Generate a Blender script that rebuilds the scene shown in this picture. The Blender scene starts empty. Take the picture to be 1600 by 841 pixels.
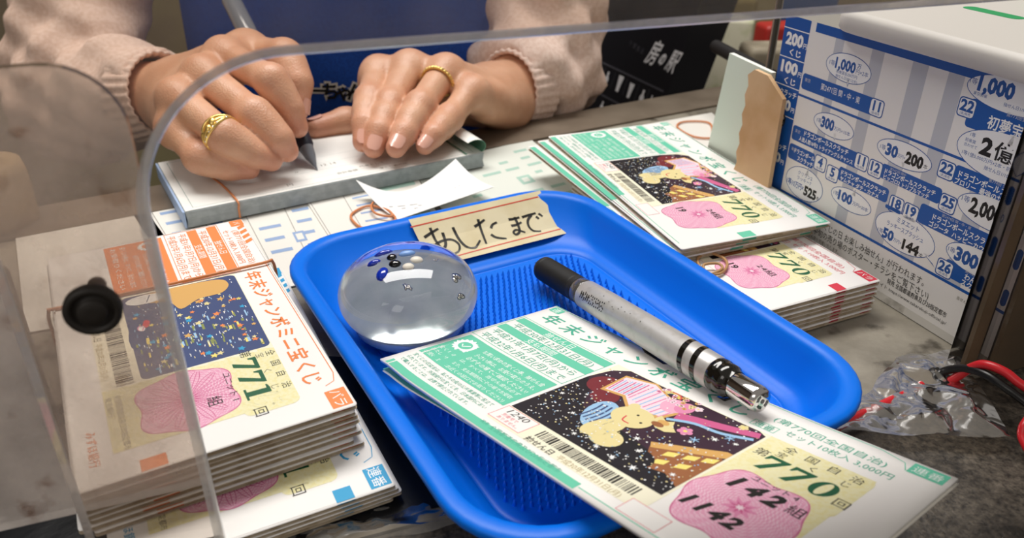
import bpy, bmesh, math, random
import numpy as np
from mathutils import Vector, Matrix
random.seed(7)
np.random.seed(7)
scene = bpy.context.scene
COL = scene.collection

# ------------------------------------------------------------------ camera
FPX, PITCH, ROLL, CAM_H = 1254.4, math.radians(28.895), math.radians(0.573), 0.20
_f = np.array([0, math.cos(PITCH), -math.sin(PITCH)])
_r = np.array([1.0, 0, 0])
_u = np.cross(_r, _f)
_c, _s = math.cos(ROLL), math.sin(ROLL)
CM = np.array([_c*_r + _s*_u, -(-_s*_r + _c*_u), _f])      # rows: image x, image y (down), forward
CPOS = np.array([0, 0, CAM_H])
cam = bpy.data.cameras.new('camera')
cam_ob = bpy.data.objects.new('camera', cam)
COL.objects.link(cam_ob)
cam.sensor_width = 36.0
cam.lens = FPX*36/1600
cam.clip_start = 0.01
cam.clip_end = 50
mw = Matrix.Identity(4)
for i in range(3):
    mw[i][0] = CM[0][i]; mw[i][1] = -CM[1][i]; mw[i][2] = -CM[2][i]; mw[i][3] = CPOS[i]
cam_ob.matrix_world = mw
cam.dof.use_dof = True
cam.dof.focus_distance = 0.33
cam.dof.aperture_fstop = 15.0
scene.camera = cam_ob

# ------------------------------------------------------------------ world, lamps, exposure
world = bpy.data.worlds.new('world')
scene.world = world
world.use_nodes = True
bg = world.node_tree.nodes['Background']
bg.inputs[0].default_value = (1.0, 0.93, 0.86, 1)
bg.inputs[1].default_value = 0.24

def area_light(name, loc, target, sx, sy, power, col):
    l = bpy.data.lights.new(name, 'AREA')
    l.shape = 'RECTANGLE'; l.size = sx; l.size_y = sy; l.energy = power; l.color = col
    o = bpy.data.objects.new(name, l)
    COL.objects.link(o)
    o.location = loc
    o.rotation_euler = (Vector(target)-Vector(loc)).to_track_quat('-Z', 'Y').to_euler()
    return o
area_light('ceiling_lamp', (-0.12, 0.80, 1.25), (-0.02, 0.38, 0), 1.1, 0.40, 19.5, (1.0, 0.97, 0.93))
area_light('front_fill', (-0.55, -0.85, 1.0), (0, 0.3, 0.05), 0.9, 0.5, 3.4, (1.0, 0.95, 0.9))  # unseen fill added on the customer side, aimed to brighten the hazy acrylic
vs = scene.view_settings
vs.view_transform = 'Standard'
vs.look = 'None'
vs.exposure = 0.08
vs.gamma = 1.0
vs.use_curve_mapping = False
scene.cycles.use_denoising = True
scene.cycles.max_bounces = 14
scene.cycles.transparent_max_bounces = 24
scene.cycles.transmission_bounces = 12
scene.cycles.caustics_refractive = True

# ------------------------------------------------------------------ helpers: placing
def ray(x, y):
    return CM.T @ np.array([(x-800)/FPX, (y-420.5)/FPX, 1.0])
def at_z(x, y, z):
    d = ray(x, y); return CPOS + d*((z-CAM_H)/d[2])
def at_y(x, y, Y):
    d = ray(x, y); return CPOS + d*(Y/d[1])
def at_plane(x, y, p, n):
    d = ray(x, y); return CPOS + d*(np.dot(np.array(p)-CPOS, n)/np.dot(d, n))

# ------------------------------------------------------------------ helpers: materials
def lin(h):
    if isinstance(h, str):
        h = h.lstrip('#'); c = [int(h[i:i+2], 16)/255 for i in (0, 2, 4)]
    else:
        c = list(h)
    return tuple(((x/12.92) if x <= 0.04045 else ((x+0.055)/1.055)**2.4) for x in c)
MATS = {}
def mat(name, col, rough=0.5, metal=0.0, spec=0.5, trans=0.0, ior=1.45, noise=None, bump=None, sss=0.0, coat=0.0):
    """noise=(scale, second colour, lo, hi); bump=(scale, strength)"""
    m = bpy.data.materials.new(name)
    m.use_nodes = True
    nt = m.node_tree
    b = nt.nodes['Principled BSDF']
    b.inputs['Base Color'].default_value = (*lin(col), 1)
    b.inputs['Roughness'].default_value = rough
    b.inputs['Metallic'].default_value = metal
    b.inputs['Specular IOR Level'].default_value = spec
    b.inputs['Transmission Weight'].default_value = trans
    b.inputs['IOR'].default_value = ior
    b.inputs['Coat Weight'].default_value = coat
    if sss:
        b.inputs['Subsurface Weight'].default_value = sss
        b.inputs['Subsurface Radius'].default_value = (1.0, 0.35, 0.2)
        b.inputs['Subsurface Scale'].default_value = 0.004
    tc = None
    if noise or bump:
        tc = nt.nodes.new('ShaderNodeTexCoord')
    if noise:
        n = nt.nodes.new('ShaderNodeTexNoise'); n.inputs['Scale'].default_value = noise[0]; n.inputs['Detail'].default_value = 6
        rp = nt.nodes.new('ShaderNodeValToRGB')
        rp.color_ramp.elements[0].position = noise[2]; rp.color_ramp.elements[0].color = (*lin(col), 1)
        rp.color_ramp.elements[1].position = noise[3]; rp.color_ramp.elements[1].color = (*lin(noise[1]), 1)
        nt.links.new(tc.outputs['Object'], n.inputs['Vector'])
        nt.links.new(n.outputs['Fac'], rp.inputs[0]); nt.links.new(rp.outputs[0], b.inputs['Base Color'])
    if bump:
        n2 = nt.nodes.new('ShaderNodeTexNoise'); n2.inputs['Scale'].default_value = bump[0]; n2.inputs['Detail'].default_value = 5
        bp = nt.nodes.new('ShaderNodeBump'); bp.inputs['Strength'].default_value = bump[1]; bp.inputs['Distance'].default_value = 0.001
        nt.links.new(tc.outputs['Object'], n2.inputs['Vector'])
        nt.links.new(n2.outputs['Fac'], bp.inputs['Height']); nt.links.new(bp.outputs[0], b.inputs['Normal'])
    MATS[name] = m
    return m

# printing inks and papers
mat('paper', '#f3f0ec', 0.55, bump=(900, 0.05))
mat('paper_warm', '#f1ece0', 0.6)
mat('paper_edge_shaded', '#b5a48a', 0.75, noise=(260, '#c9bba4', 0.4, 0.6))  # brownish ticket layers, with the shading of the envelope ends put into the colour
mat('teal', '#67c9a9', 0.5)
mat('teal_text', '#4cae93', 0.5)
mat('teal_white', '#eef7f2', 0.5)
mat('red', '#d8364a', 0.5)
mat('red_text', '#e0616f', 0.5)
mat('orange', '#f08a4a', 0.5)
mat('orange_text', '#ee8440', 0.5)
mat('blue_ink', '#2f9fd0', 0.5)
mat('cream', '#f4efd6', 0.5)
mat('yellow', '#efe9bd', 0.5, noise=(700, '#ece3a8', 0.45, 0.6))
mat('black_ink', '#16140f', 0.5)
mat('grey_ink', '#77705f', 0.5)
mat('gold_ink', '#a8935c', 0.5)
mat('green_ink', '#0f5a38', 0.5)
mat('pink', '#eeaec8', 0.5)
mat('pink_mid', '#e28db3', 0.5)
mat('pink_dark', '#cf5f90', 0.5)
mat('pink_pale', '#f7dbe6', 0.5)
mat('plum', '#3b2435', 0.4)
mat('night', '#1d1a22', 0.4)
mat('maroon', '#7a2a33', 0.4)
mat('sky_ink', '#9cc4e6', 0.5)
mat('navy_ink', '#3a4a78', 0.5)
mat('tan_ink', '#d8a860', 0.5)
mat('bear_ink', '#e6d79c', 0.5)
mat('brown_ink', '#9a6038', 0.5)
mat('lamp_ink', '#f6e07a', 0.5)
mat('olive_ink', '#8a9350', 0.5)
mat('white_ink', '#f7f7f5', 0.5)
mat('cal_blue', '#0f56a8', 0.4)
mat('cal_paper', '#efece8', 0.45)
mat('cal_stripe', '#c3c5cc', 0.45)
mat('cal_text', '#1d55a0', 0.45)
mat('cal_pale', '#f2f2f2', 0.45)
mat('cal_grey', '#8f9092', 0.5)
mat('red_line', '#d5442f', 0.5)
mat('marker', '#14120f', 0.4)
mat('label_paper', '#e9dcb4', 0.55, noise=(60, '#dccb9c', 0.4, 0.75))
mat('form_blue', '#93abd0', 0.6)
mat('form_green', '#a9cabc', 0.6)
mat('form_line', '#9a968f', 0.6)

# ------------------------------------------------------------------ helpers: objects
def tag(o, label=None, cat=None, group=None, kind=None):
    if label: o['label'] = label
    if cat: o['category'] = cat
    if group: o['group'] = group
    if kind: o['kind'] = kind
    return o
def empty(name, loc=(0, 0, 0), rz=0.0, label=None, cat=None, group=None):
    o = bpy.data.objects.new(name, None)
    o.empty_display_size = 0.01
    COL.objects.link(o)
    o.location = loc; o.rotation_euler = (0, 0, rz)
    return tag(o, label, cat, group)

class MB:
    def __init__(s): s.v = []; s.f = []; s.m = []; s.sm = []; s.mats = []
    def mi(s, m):
        if m not in s.mats: s.mats.append(m)
        return s.mats.index(m)
    def add(s, v, f, m, smooth=False):
        b = len(s.v); k = s.mi(m)
        s.v += [tuple(float(c) for c in p) for p in v]
        for q in f:
            s.f.append([i+b for i in q]); s.m.append(k); s.sm.append(smooth)
    def box(s, c, h, m, R=None):
        vs_ = []
        for x in (-1, 1):
            for y in (-1, 1):
                for z in (-1, 1):
                    p = np.array([x*h[0], y*h[1], z*h[2]])
                    if R is not None: p = R @ p
                    vs_.append(p + np.array(c))
        s.add(vs_, [(0, 1, 3, 2), (4, 6, 7, 5), (0, 4, 5, 1), (2, 3, 7, 6), (0, 2, 6, 4), (1, 5, 7, 3)], m)
    def loft(s, rings, m, cap0=True, cap1=True, smooth=True):
        n = len(rings[0]); v = [p for r in rings for p in r]; f = []
        for k in range(len(rings)-1):
            for i in range(n):
                j = (i+1) % n
                f.append((k*n+i, k*n+j, (k+1)*n+j, (k+1)*n+i))
        s.add(v, f, m, smooth)
        if cap0: s.add(rings[0], [tuple(range(n))[::-1]], m)
        if cap1: s.add(rings[-1], [tuple(range(n))], m)
    def tube(s, pts, r, m, n=10, closed=False, cap=True):
        pts = [np.array(p, float) for p in pts]; N = len(pts); rings = []
        up = np.array([0.13, 0.21, 1.0])
        for i in range(N):
            a = pts[(i-1) % N] if (closed or i > 0) else pts[i]
            b = pts[(i+1) % N] if (closed or i < N-1) else pts[i]
            t = b-a; t /= (np.linalg.norm(t)+1e-12)
            x = np.cross(t, up)
            if np.linalg.norm(x) < 1e-3: x = np.cross(t, [1, 0, 0])
            x /= np.linalg.norm(x); y = np.cross(x, t)
            rr = r[i] if hasattr(r, '__len__') else r
            rings.append([pts[i]+rr*(math.cos(q)*x+math.sin(q)*y) for q in np.linspace(0, 2*math.pi, n, endpoint=False)])
        if closed: s.loft(rings+[rings[0]], m, False, False)
        else: s.loft(rings, m, cap, cap)
    def lathe(s, prof, m, n=32, R=None, o=(0, 0, 0), cap=True):
        """prof: (radius, height); axis z, then R and o"""
        rings = []
        for r, h in prof:
            ring = []
            for q in np.linspace(0, 2*math.pi, n, endpoint=False):
                p = np.array([r*math.cos(q), r*math.sin(q), h])
                if R is not None: p = R @ p
                ring.append(p+np.array(o))
            rings.append(ring)
        s.loft(rings, m, cap, cap)
    def build(s, name, parent=None, fn=None):
        me = bpy.data.meshes.new(name)
        v = s.v if fn is None else [tuple(fn(p)) for p in s.v]
        me.from_pydata(v, [], s.f)
        for m in s.mats: me.materials.append(MATS[m])
        me.polygons.foreach_set('material_index', s.m)
        me.polygons.foreach_set('use_smooth', s.sm)
        me.update()
        o = bpy.data.objects.new(name, me)
        COL.objects.link(o)
        if parent is not None: o.parent = parent
        return o

def rr_ring(hx, hy, r, z, n=6, cx=0, cy=0):
    out = []
    r = max(min(r, hx, hy), 1e-5)
    for k, (sx, sy) in enumerate(((1, 1), (-1, 1), (-1, -1), (1, -1))):
        for i in range(n+1):
            a = math.pi/2*(k+i/n)
            out.append((cx+sx*(hx-r)+r*math.cos(a), cy+sy*(hy-r)+r*math.sin(a), z))
    return out
def smoothpath(P, n=8, closed=False):
    P = [np.array(p, float) for p in P]; out = []; N = len(P)
    rng = range(N if closed else N-1)
    for i in rng:
        g = (lambda k: P[k % N]) if closed else (lambda k: P[max(0, min(N-1, k))])
        p0, p1, p2, p3 = g(i-1), g(i), g(i+1), g(i+2)
        for k in range(n):
            t = k/n
            out.append(0.5*((2*p1)+(-p0+p2)*t+(2*p0-5*p1+4*p2-p3)*t*t+(-p0+3*p1-3*p2+p3)*t**3))
    if not closed: out.append(P[-1])
    return out

# ------------------------------------------------------------------ helpers: lettering (built as shapes in mm, u right, v down)
_tc = bpy.data.curves.new('lettering', 'FONT')
_to = bpy.data.objects.new('lettering', _tc)
COL.objects.link(_to)
_cache = {}
def glyphs(txt, bold=0.0, res=2):
    key = (txt, bold, res)
    if key not in _cache:
        _tc.body = txt; _tc.size = 1.0; _tc.offset = bold; _tc.resolution_u = res
        dg = bpy.context.evaluated_depsgraph_get()
        me = bpy.data.meshes.new_from_object(_to.evaluated_get(dg))
        v = np.array([q.co[:2] for q in me.vertices]) if len(me.vertices) else np.zeros((1, 2))
        f = [tuple(p.vertices) for p in me.polygons]
        bpy.data.meshes.remove(me)
        _cache[key] = (v, f)
    return _cache[key]

class Print:
    """collects flat shapes (mm) on layers and lays them on a surface T(u, v, k)"""
    def __init__(s, mb, T, sub=None):
        s.mb, s.T, s.sub = mb, T, sub
        s.step = 0.006
    def shape(s, pts, faces, m, k):
        s.mb.add([s.T(p[0], p[1], k) for p in pts], [q[::-1] for q in faces], m)
    def poly(s, pts, m, k=1):
        if s.sub and (np.ptp([p[0] for p in pts]) > s.sub or np.ptp([p[1] for p in pts]) > s.sub):
            bm = bmesh.new()
            fc = bm.faces.new([bm.verts.new((p[0], p[1], 0)) for p in pts])
            fc.normal_update()
            bmesh.ops.triangulate(bm, faces=[fc], ngon_method='EAR_CLIP')
            for _ in range(6):
                ed = [e for e in bm.edges if e.calc_length() > s.sub]
                if not ed: break
                bmesh.ops.subdivide_edges(bm, edges=ed, cuts=1)
                bmesh.ops.triangulate(bm, faces=[f for f in bm.faces if len(f.verts) > 3])
            bm.verts.index_update()
            P = [(v.co.x, v.co.y) for v in bm.verts]; F = [tuple(v.index for v in f.verts) for f in bm.faces]
            bm.free()
            s.shape(P, F, m, k)
            return
        s.shape(pts, [tuple(range(len(pts)))], m, k)
    def rect(s, u0, v0, u1, v1, m, k=1):
        if s.sub:
            nu = max(1, int(abs(u1-u0)/s.sub)); nv = max(1, int(abs(v1-v0)/s.sub))
            P = [(u0+(u1-u0)*i/nu, v0+(v1-v0)*j/nv) for j in range(nv+1) for i in range(nu+1)]
            F = [(j*(nu+1)+i, j*(nu+1)+i+1, (j+1)*(nu+1)+i+1, (j+1)*(nu+1)+i) for j in range(nv) for i in range(nu)]
            s.shape(P, F, m, k)
        else:
            s.poly([(u0, v0), (u1, v0), (u1, v1), (u0, v1)], m, k)
    def frame(s, u0, v0, u1, v1, w, m, k=1):
        s.rect(u0, v0, u1, v0+w, m, k); s.rect(u0, v1-w, u1, v1, m, k)
        s.rect(u0, v0, u0+w, v1, m, k); s.rect(u1-w, v0, u1, v1, m, k)
    def rrect(s, u0, v0, u1, v1, r, m, k=1):
        s.poly([(p[0], p[1]) for p in rr_ring((u1-u0)/2, (v1-v0)/2, r, 0, 4, (u0+u1)/2, (v0+v1)/2)], m, k)
    def ell(s, u, v, a, b, m, k=1, n=20, rot=0):
        c, q = math.cos(rot), math.sin(rot)
        s.poly([(u+a*math.cos(t)*c-b*math.sin(t)*q, v+a*math.cos(t)*q+b*math.sin(t)*c) for t in np.linspace(0, 2*math.pi, n, endpoint=False)], m, k)
    def line(s, pts, w, m, k=1, closed=False):
        P = [np.array(p, float) for p in pts]
        if s.sub and not closed and not hasattr(w, '__len__'):
            Q = [P[0]]
            for a, b in zip(P[:-1], P[1:]):
                n = max(1, int(np.linalg.norm(b-a)/s.sub))
                Q += [a+(b-a)*(i+1)/n for i in range(n)]
            P = Q
        N = len(P); L = []; Rr = []
        for i in range(N):
            a = P[(i-1) % N] if (closed or i > 0) else P[i]
            b = P[(i+1) % N] if (closed or i < N-1) else P[i]
            t = b-a; t = t/(np.linalg.norm(t)+1e-9); q = np.array([-t[1], t[0]])
            ww = w[i] if hasattr(w, '__len__') else w
            L.append(P[i]+q*ww/2); Rr.append(P[i]-q*ww/2)
        F = [(i, (i+1) % N, N+(i+1) % N, N+i) for i in range(N if closed else N-1)]
        s.shape(L+Rr, F, m, k)
    def star(s, u, v, r, m, k=1, n=5, q=0.45, a0=-math.pi/2):
        s.poly([(u+(r if i % 2 == 0 else r*q)*math.cos(a0+math.pi*i/n), v+(r if i % 2 == 0 else r*q)*math.sin(a0+math.pi*i/n)) for i in range(2*n)], m, k)
    def text(s, t, u, v, h, m, k=2, w=None, bold=0.0, rot=0.0, shear=0.0, al='l', res=2):
        """v is the centre line, h the character height; w squeezes to a width"""
        if any(ord(c) > 0x3400 for c in t): bold = min(bold, .018)
        V, F = glyphs(t, bold, res)
        x0, x1 = V[:, 0].min(), V[:, 0].max()
        y0, y1 = (-0.08, 0.86) if len(t) > 0 and max(ord(c) for c in t) > 0x2000 else (0.0, 0.72)
        sc = h/(y1-y0)
        wx = (x1-x0)*sc
        sx = sc if w is None else sc*w/wx
        W = (x1-x0)*sx
        du = {'l': 0, 'c': -W/2, 'r': -W}[al]
        c, q = math.cos(rot), math.sin(rot)
        P = []
        for x, y in V:
            a = (x-x0)*sx+du; b = ((y0+y1)/2-y)*sc
            a -= shear*b
            P.append((u+a*c-b*q, v+a*q+b*c))
        s.shape(P, F, m, k)
    def digit(s, d, u, v, w, h, m, k=2, shear=0.0):
        g = lambda P: [(u+x*w-shear*(y-0.5)*h, v+y*h) for x, y in P]
        if d == '7':
            s.poly(g([(0, 0), (.98, 0), (.98, .1), (.5, 1), (.16, 1), (.66, .17)]), m, k)
            s.poly(g([(0, 0), (.66, .17), (.2, .17), (.1, .34), (0, .34)]), m, k)
        elif d == '1':
            s.poly(g([(.3, 0), (.66, 0), (.66, .9), (.3, .9)]), m, k)
            s.poly(g([(.04, .06), (.3, 0), (.3, .13), (.04, .13)]), m, k)
            s.poly(g([(.06, .9), (.9, .9), (.9, 1), (.06, 1)]), m, k)
        else:
            n = 28; P = []
            for a in np.linspace(0, 2*math.pi, n, endpoint=False):
                P.append((.5+.5*math.cos(a), .5+.5*math.sin(a)))
            for a in np.linspace(0, 2*math.pi, n, endpoint=False):
                P.append((.5+.2*math.cos(a), .5+.43*math.sin(a)))
            s.shape(g(P), [(i, (i+1) % n, n+(i+1) % n, n+i) for i in range(n)], m, k)

ORD = ['topmost', 'second from the top', 'third from the top', 'fourth from the top', 'fifth from the top', 'sixth from the top', 'seventh from the top',
       'eighth from the top', 'ninth from the top', 'tenth from the top', 'eleventh from the top']

# ================================================================== the setting
def node_mat(name, build):
    m = bpy.data.materials.new(name); m.use_nodes = True
    nt = m.node_tree
    for n in list(nt.nodes): nt.nodes.remove(n)
    out = nt.nodes.new('ShaderNodeOutputMaterial')
    build(nt, out)
    MATS[name] = m
    return m
def N(nt, t, **kw):
    n = nt.nodes.new(t)
    for k, v in kw.items():
        if k in n.inputs: n.inputs[k].default_value = v
        else: setattr(n, k, v)
    return n
def counter_build(nt, out):
    tc = N(nt, 'ShaderNodeTexCoord')
    a = N(nt, 'ShaderNodeTexNoise', Scale=14.0, Detail=8.0, Roughness=0.65)
    b = N(nt, 'ShaderNodeTexNoise', Scale=70.0, Detail=6.0)
    r = N(nt, 'ShaderNodeValToRGB')
    e = r.color_ramp.elements
    e[0].position = 0.34; e[0].color = (*lin('#5f594e'), 1)
    e[1].position = 0.66; e[1].color = (*lin('#a39c8e'), 1)
    r2 = N(nt, 'ShaderNodeValToRGB')
    e = r2.color_ramp.elements
    e[0].position = 0.30; e[0].color = (*lin('#5a5144'), 1)
    e[1].position = 0.42; e[1].color = (1, 1, 1, 1)
    mx = N(nt, 'ShaderNodeMixRGB', blend_type='MULTIPLY', Fac=0.8)
    p = N(nt, 'ShaderNodeBsdfPrincipled', Roughness=0.35)
    for q in (a, b): nt.links.new(tc.outputs['Object'], q.inputs['Vector'])
    nt.links.new(a.outputs['Fac'], r.inputs[0]); nt.links.new(b.outputs['Fac'], r2.inputs[0])
    nt.links.new(r.outputs[0], mx.inputs[1]); nt.links.new(r2.outputs[0], mx.inputs[2])
    nt.links.new(mx.outputs[0], p.inputs['Base Color']); nt.links.new(p.outputs[0], out.inputs[0])
node_mat('counter_grey', counter_build)
def slab_build(nt, out):
    tc = N(nt, 'ShaderNodeTexCoord')
    a = N(nt, 'ShaderNodeTexNoise', Scale=420.0, Detail=5.0, Roughness=0.7)
    b = N(nt, 'ShaderNodeTexNoise', Scale=22.0, Detail=8.0, Roughness=0.7)
    r = N(nt, 'ShaderNodeValToRGB')
    e = r.color_ramp.elements
    e[0].position = 0.36; e[0].color = (*lin('#2d2823'), 1)
    e[1].position = 0.7; e[1].color = (*lin('#7d7366'), 1)
    e2 = r.color_ramp.elements.new(0.8); e2.color = (*lin('#aaa190'), 1)
    r2 = N(nt, 'ShaderNodeValToRGB')
    e = r2.color_ramp.elements
    e[0].position = 0.35; e[0].color = (*lin('#4a4238'), 1)
    e[1].position = 0.65; e[1].color = (1, 1, 1, 1)
    mx = N(nt, 'ShaderNodeMixRGB', blend_type='MULTIPLY', Fac=1.0)
    p = N(nt, 'ShaderNodeBsdfPrincipled', Roughness=0.42)
    bp = N(nt, 'ShaderNodeBump', Strength=0.4, Distance=0.0006)
    for q in (a, b): nt.links.new(tc.outputs['Object'], q.inputs['Vector'])
    nt.links.new(a.outputs['Fac'], r.inputs[0]); nt.links.new(b.outputs['Fac'], r2.inputs[0]); nt.links.new(a.outputs['Fac'], bp.inputs['Height'])
    nt.links.new(r.outputs[0], mx.inputs[1]); nt.links.new(r2.outputs[0], mx.inputs[2])
    nt.links.new(mx.outputs[0], p.inputs['Base Color']); nt.links.new(bp.outputs[0], p.inputs['Normal']); nt.links.new(p.outputs[0], out.inputs[0])
node_mat('slab_dark', slab_build)
mat('mat_black', '#101114', 0.28, bump=(120, 0.25))
mat('ledge_metal', '#8d8071', 0.35, metal=0.3, noise=(30, '#766a5c', 0.35, 0.7))
mat('wall_back', '#8f7f66', 0.7, noise=(4, '#a89d76', 0.4, 0.65))
mat('wall_side', '#57493d', 0.8)
mat('floor', '#3b342d', 0.7, noise=(9, '#4a4238', 0.4, 0.6))

# acrylic: see-through sheet with a milky, scratched, finger-marked surface; edges whitened as if light ran through the sheet
def acrylic_build(tint, haze_lo, haze_hi, haze_col, rough=0.06, ior=1.35, dirt=False):
    def b(nt, out):
        tc = N(nt, 'ShaderNodeTexCoord')
        n = N(nt, 'ShaderNodeTexNoise', Scale=34.0, Detail=7.0, Roughness=0.6)
        r = N(nt, 'ShaderNodeMapRange')
        r.inputs[1].default_value = 0.3; r.inputs[2].default_value = 0.72
        r.inputs[3].default_value = haze_lo; r.inputs[4].default_value = haze_hi
        t = N(nt, 'ShaderNodeBsdfTransparent', Color=(*lin(tint), 1))
        d = N(nt, 'ShaderNodeBsdfDiffuse', Color=(*lin(haze_col), 1))
        tl = N(nt, 'ShaderNodeBsdfTranslucent', Color=(*lin(haze_col), 1))
        dm = N(nt, 'ShaderNodeMixShader', Fac=0.65)
        m1 = N(nt, 'ShaderNodeMixShader')
        g = N(nt, 'ShaderNodeBsdfGlossy', Roughness=rough)
        fr = N(nt, 'ShaderNodeFresnel', IOR=ior)
        m2 = N(nt, 'ShaderNodeMixShader')
        L = nt.links.new
        if dirt:
            n5 = N(nt, 'ShaderNodeTexNoise', Scale=95.0, Detail=4.0); r5 = N(nt, 'ShaderNodeValToRGB')
            r5.color_ramp.elements[0].position = .62; r5.color_ramp.elements[0].color = (*lin(haze_col), 1)
            r5.color_ramp.elements[1].position = .72; r5.color_ramp.elements[1].color = (*lin('#9a6a48'), 1)
            L(tc.outputs['Object'], n5.inputs['Vector']); L(n5.outputs['Fac'], r5.inputs[0]); L(r5.outputs[0], d.inputs[0]); L(r5.outputs[0], tl.inputs[0])
        L(tc.outputs['Object'], n.inputs['Vector']); L(n.outputs['Fac'], r.inputs[0]); L(r.outputs[0], m1.inputs[0])
        L(d.outputs[0], dm.inputs[1]); L(tl.outputs[0], dm.inputs[2])
        L(t.outputs[0], m1.inputs[1]); L(dm.outputs[0], m1.inputs[2])
        L(fr.outputs[0], m2.inputs[0]); L(m1.outputs[0], m2.inputs[1]); L(g.outputs[0], m2.inputs[2])
        L(m2.outputs[0], out.inputs[0])
    return b
node_mat('acrylic', acrylic_build('#f8f4f0', 0.008, 0.055, '#f0e2d6'))
node_mat('acrylic_lit_edge', acrylic_build('#f2eee6', 0.35, 0.98, '#ffffff', 0.4, 1.05))
node_mat('acrylic_smoky', acrylic_build('#fdfaf7', 0.16, 0.52, '#fff6ee', dirt=True))
node_mat('acrylic_smoky_edge', acrylic_build('#9d9282', 0.40, 0.7, '#7d7264'))
node_mat('acrylic_brown', acrylic_build('#9a8a78', 0.55, 0.7, '#b39e84'))

def prism(mb, poly, z0, z1, m, mside=None):
    n = len(poly)
    mb.add([(*p, z0) for p in poly]+[(*p, z1) for p in poly], [tuple(range(n))[::-1], tuple(range(n, 2*n))], m)
    mb.add([(*p, z0) for p in poly]+[(*p, z1) for p in poly], [(i, (i+1) % n, n+(i+1) % n, n+i) for i in range(n)], mside or m)

PA, PB = np.array([0.185, 0.270, 0]), np.array([-0.0835, 0.170, 0])      # base line of the acrylic screen
PU = (PA-PB)/np.linalg.norm(PA-PB)
PN = np.array([PU[1], -PU[0], 0])                                        # towards the customer
def pane_xy(s, off=0.0): return (PB+PU*s-PN*off)[:2]
led0, led1 = at_z(988, 192, 0), at_z(820, 224, 0)
lu = (led0-led1)/np.linalg.norm(led0-led1)
def led(s, off=0.0): return (led1+lu*s+np.array([-lu[1], lu[0], 0])*off)[:2]

cnt = empty('service_counter', (0, 0.36, -0.04), label='worn grey service counter with dark stained front slab and brown metal back edge', cat='counter')
o0 = np.array([0, 0.36, -0.04])
mb = MB(); prism(mb, [pane_xy(-0.62), pane_xy(0.75), led(0.62), led(-0.85)], -0.03, 0, 'counter_grey'); mb.build('counter_top', cnt, lambda p: np.array(p)-o0)
mb = MB(); prism(mb, [(-0.62, -0.12), (0.85, -0.12), pane_xy(0.74, -0.0005), pane_xy(-0.60, -0.0005)], -0.033, -0.001, 'slab_dark'); mb.build('front_slab', cnt, lambda p: np.array(p)-o0)
mb = MB(); prism(mb, [led(-0.85, 0.0005), led(0.62, 0.0005), led(0.62, 0.040), led(-0.85, 0.040)], -0.03, 0.0015, 'ledge_metal'); mb.build('back_ledge', cnt, lambda p: np.array(p)-o0)
mb = MB(); mb.box((0, 2.2, 0.45), (2.2, 0.03, 1.25), 'wall_back'); tag(mb.build('wall_back'), kind='structure')
mb = MB(); mb.box((-1.6, 0.9, 0.45), (0.03, 1.3, 1.25), 'wall_side'); tag(mb.build('wall_left'), kind='structure')
mb = MB(); mb.box((0, 0.9, -0.82), (2.2, 1.6, 0.02), 'floor'); tag(mb.build('floor'), kind='structure')
mb = MB(); mb.box((0.1, 0.35, -0.42), (0.45, 0.02, 0.37), 'wall_side', np.array([[PU[0], -PU[1], 0], [PU[1], PU[0], 0], [0, 0, 1]])); mb.build('support_panel', cnt, lambda p: np.array(p)-o0)

# black rubber mat below the packs and the tray
mb = MB()
c0, c1, c2 = at_z(452, 556, 0)[:2], at_z(800, 545, 0)[:2], pane_xy(0.20, 0.003)
prism(mb, [pane_xy(-0.20, 0.003), c2, c1+np.array([0.02, -0.02]), c0, c0+np.array([-0.2, -0.09])], 0.0002, 0.0014, 'mat_black')
tag(mb.build('rubber_mat'), 'thin black rubber mat on the counter under the blue tray and the left ticket stacks', 'mat')

# ================================================================== clear screen
def screen_poly():
    P = [(-0.0357, 0.001), (-0.0012, 0.001)]
    R = 0.036; cx, cz = -0.0012+R, 0.1535-R
    for i in range(15):
        a = math.pi-math.pi/2*i/14
        P.append((cx+R*math.cos(a), cz+R*math.sin(a)))
    P += [(0.285, 0.1535), (0.285, 0.001), (0.335, 0.001), (0.335, 0.34), (-0.0357, 0.34)]
    return P
scr = empty('clear_screen', tuple(PB), label='tall clear acrylic counter screen with a round-cornered hatch above the tray', cat='screen')
def pane_mesh(poly, off, th, mf, me):
    mb = MB(); n = len(poly)
    F = [(*pane_xy(s, off), z) for s, z in poly]; B = [(*pane_xy(s, off+th), z) for s, z in poly]
    tri = []
    bm = bmesh.new(); vv = [bm.verts.new((s, z, 0)) for s, z in poly]; fc = bm.faces.new(vv)
    r = bmesh.ops.triangulate(bm, faces=[fc]); bm.verts.index_update()
    tri = [tuple(v.index for v in f.verts) for f in bm.faces]; bm.free()
    mb.add(F, tri, mf); mb.add(B, [t[::-1] for t in tri], mf)
    mb.add(F+B, [(i, n+i, n+(i+1) % n, (i+1) % n) for i in range(n)], me)
    return mb
TH, BV = 0.0060, 0.0026
def hatch(off):     # hatch outline, grown outwards by off
    P = [(-0.0012-off, 0.001)]; R = 0.036+off; cx, cz = -0.0012+0.036, 0.1535-0.036
    P += [(cx+R*math.cos(a), cz+R*math.sin(a)) for a in [math.pi-math.pi/2*i/18 for i in range(19)]]
    return P+[(0.285, 0.1535+off)]
mb = MB()
def pane_face(off, d):
    poly = [(-0.0357, 0.001)]+hatch(off)+[(0.285, 0.001), (0.335, 0.001), (0.335, 0.34), (-0.0357, 0.34)]
    bm = bmesh.new(); fc = bm.faces.new([bm.verts.new((q[0], q[1], 0)) for q in poly]); bmesh.ops.triangulate(bm, faces=[fc]); bm.verts.index_update()
    T_ = [tuple(v.index for v in f.verts) for f in bm.faces]; bm.free()
    return [(*pane_xy(q[0], d), q[1]) for q in poly], T_
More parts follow.
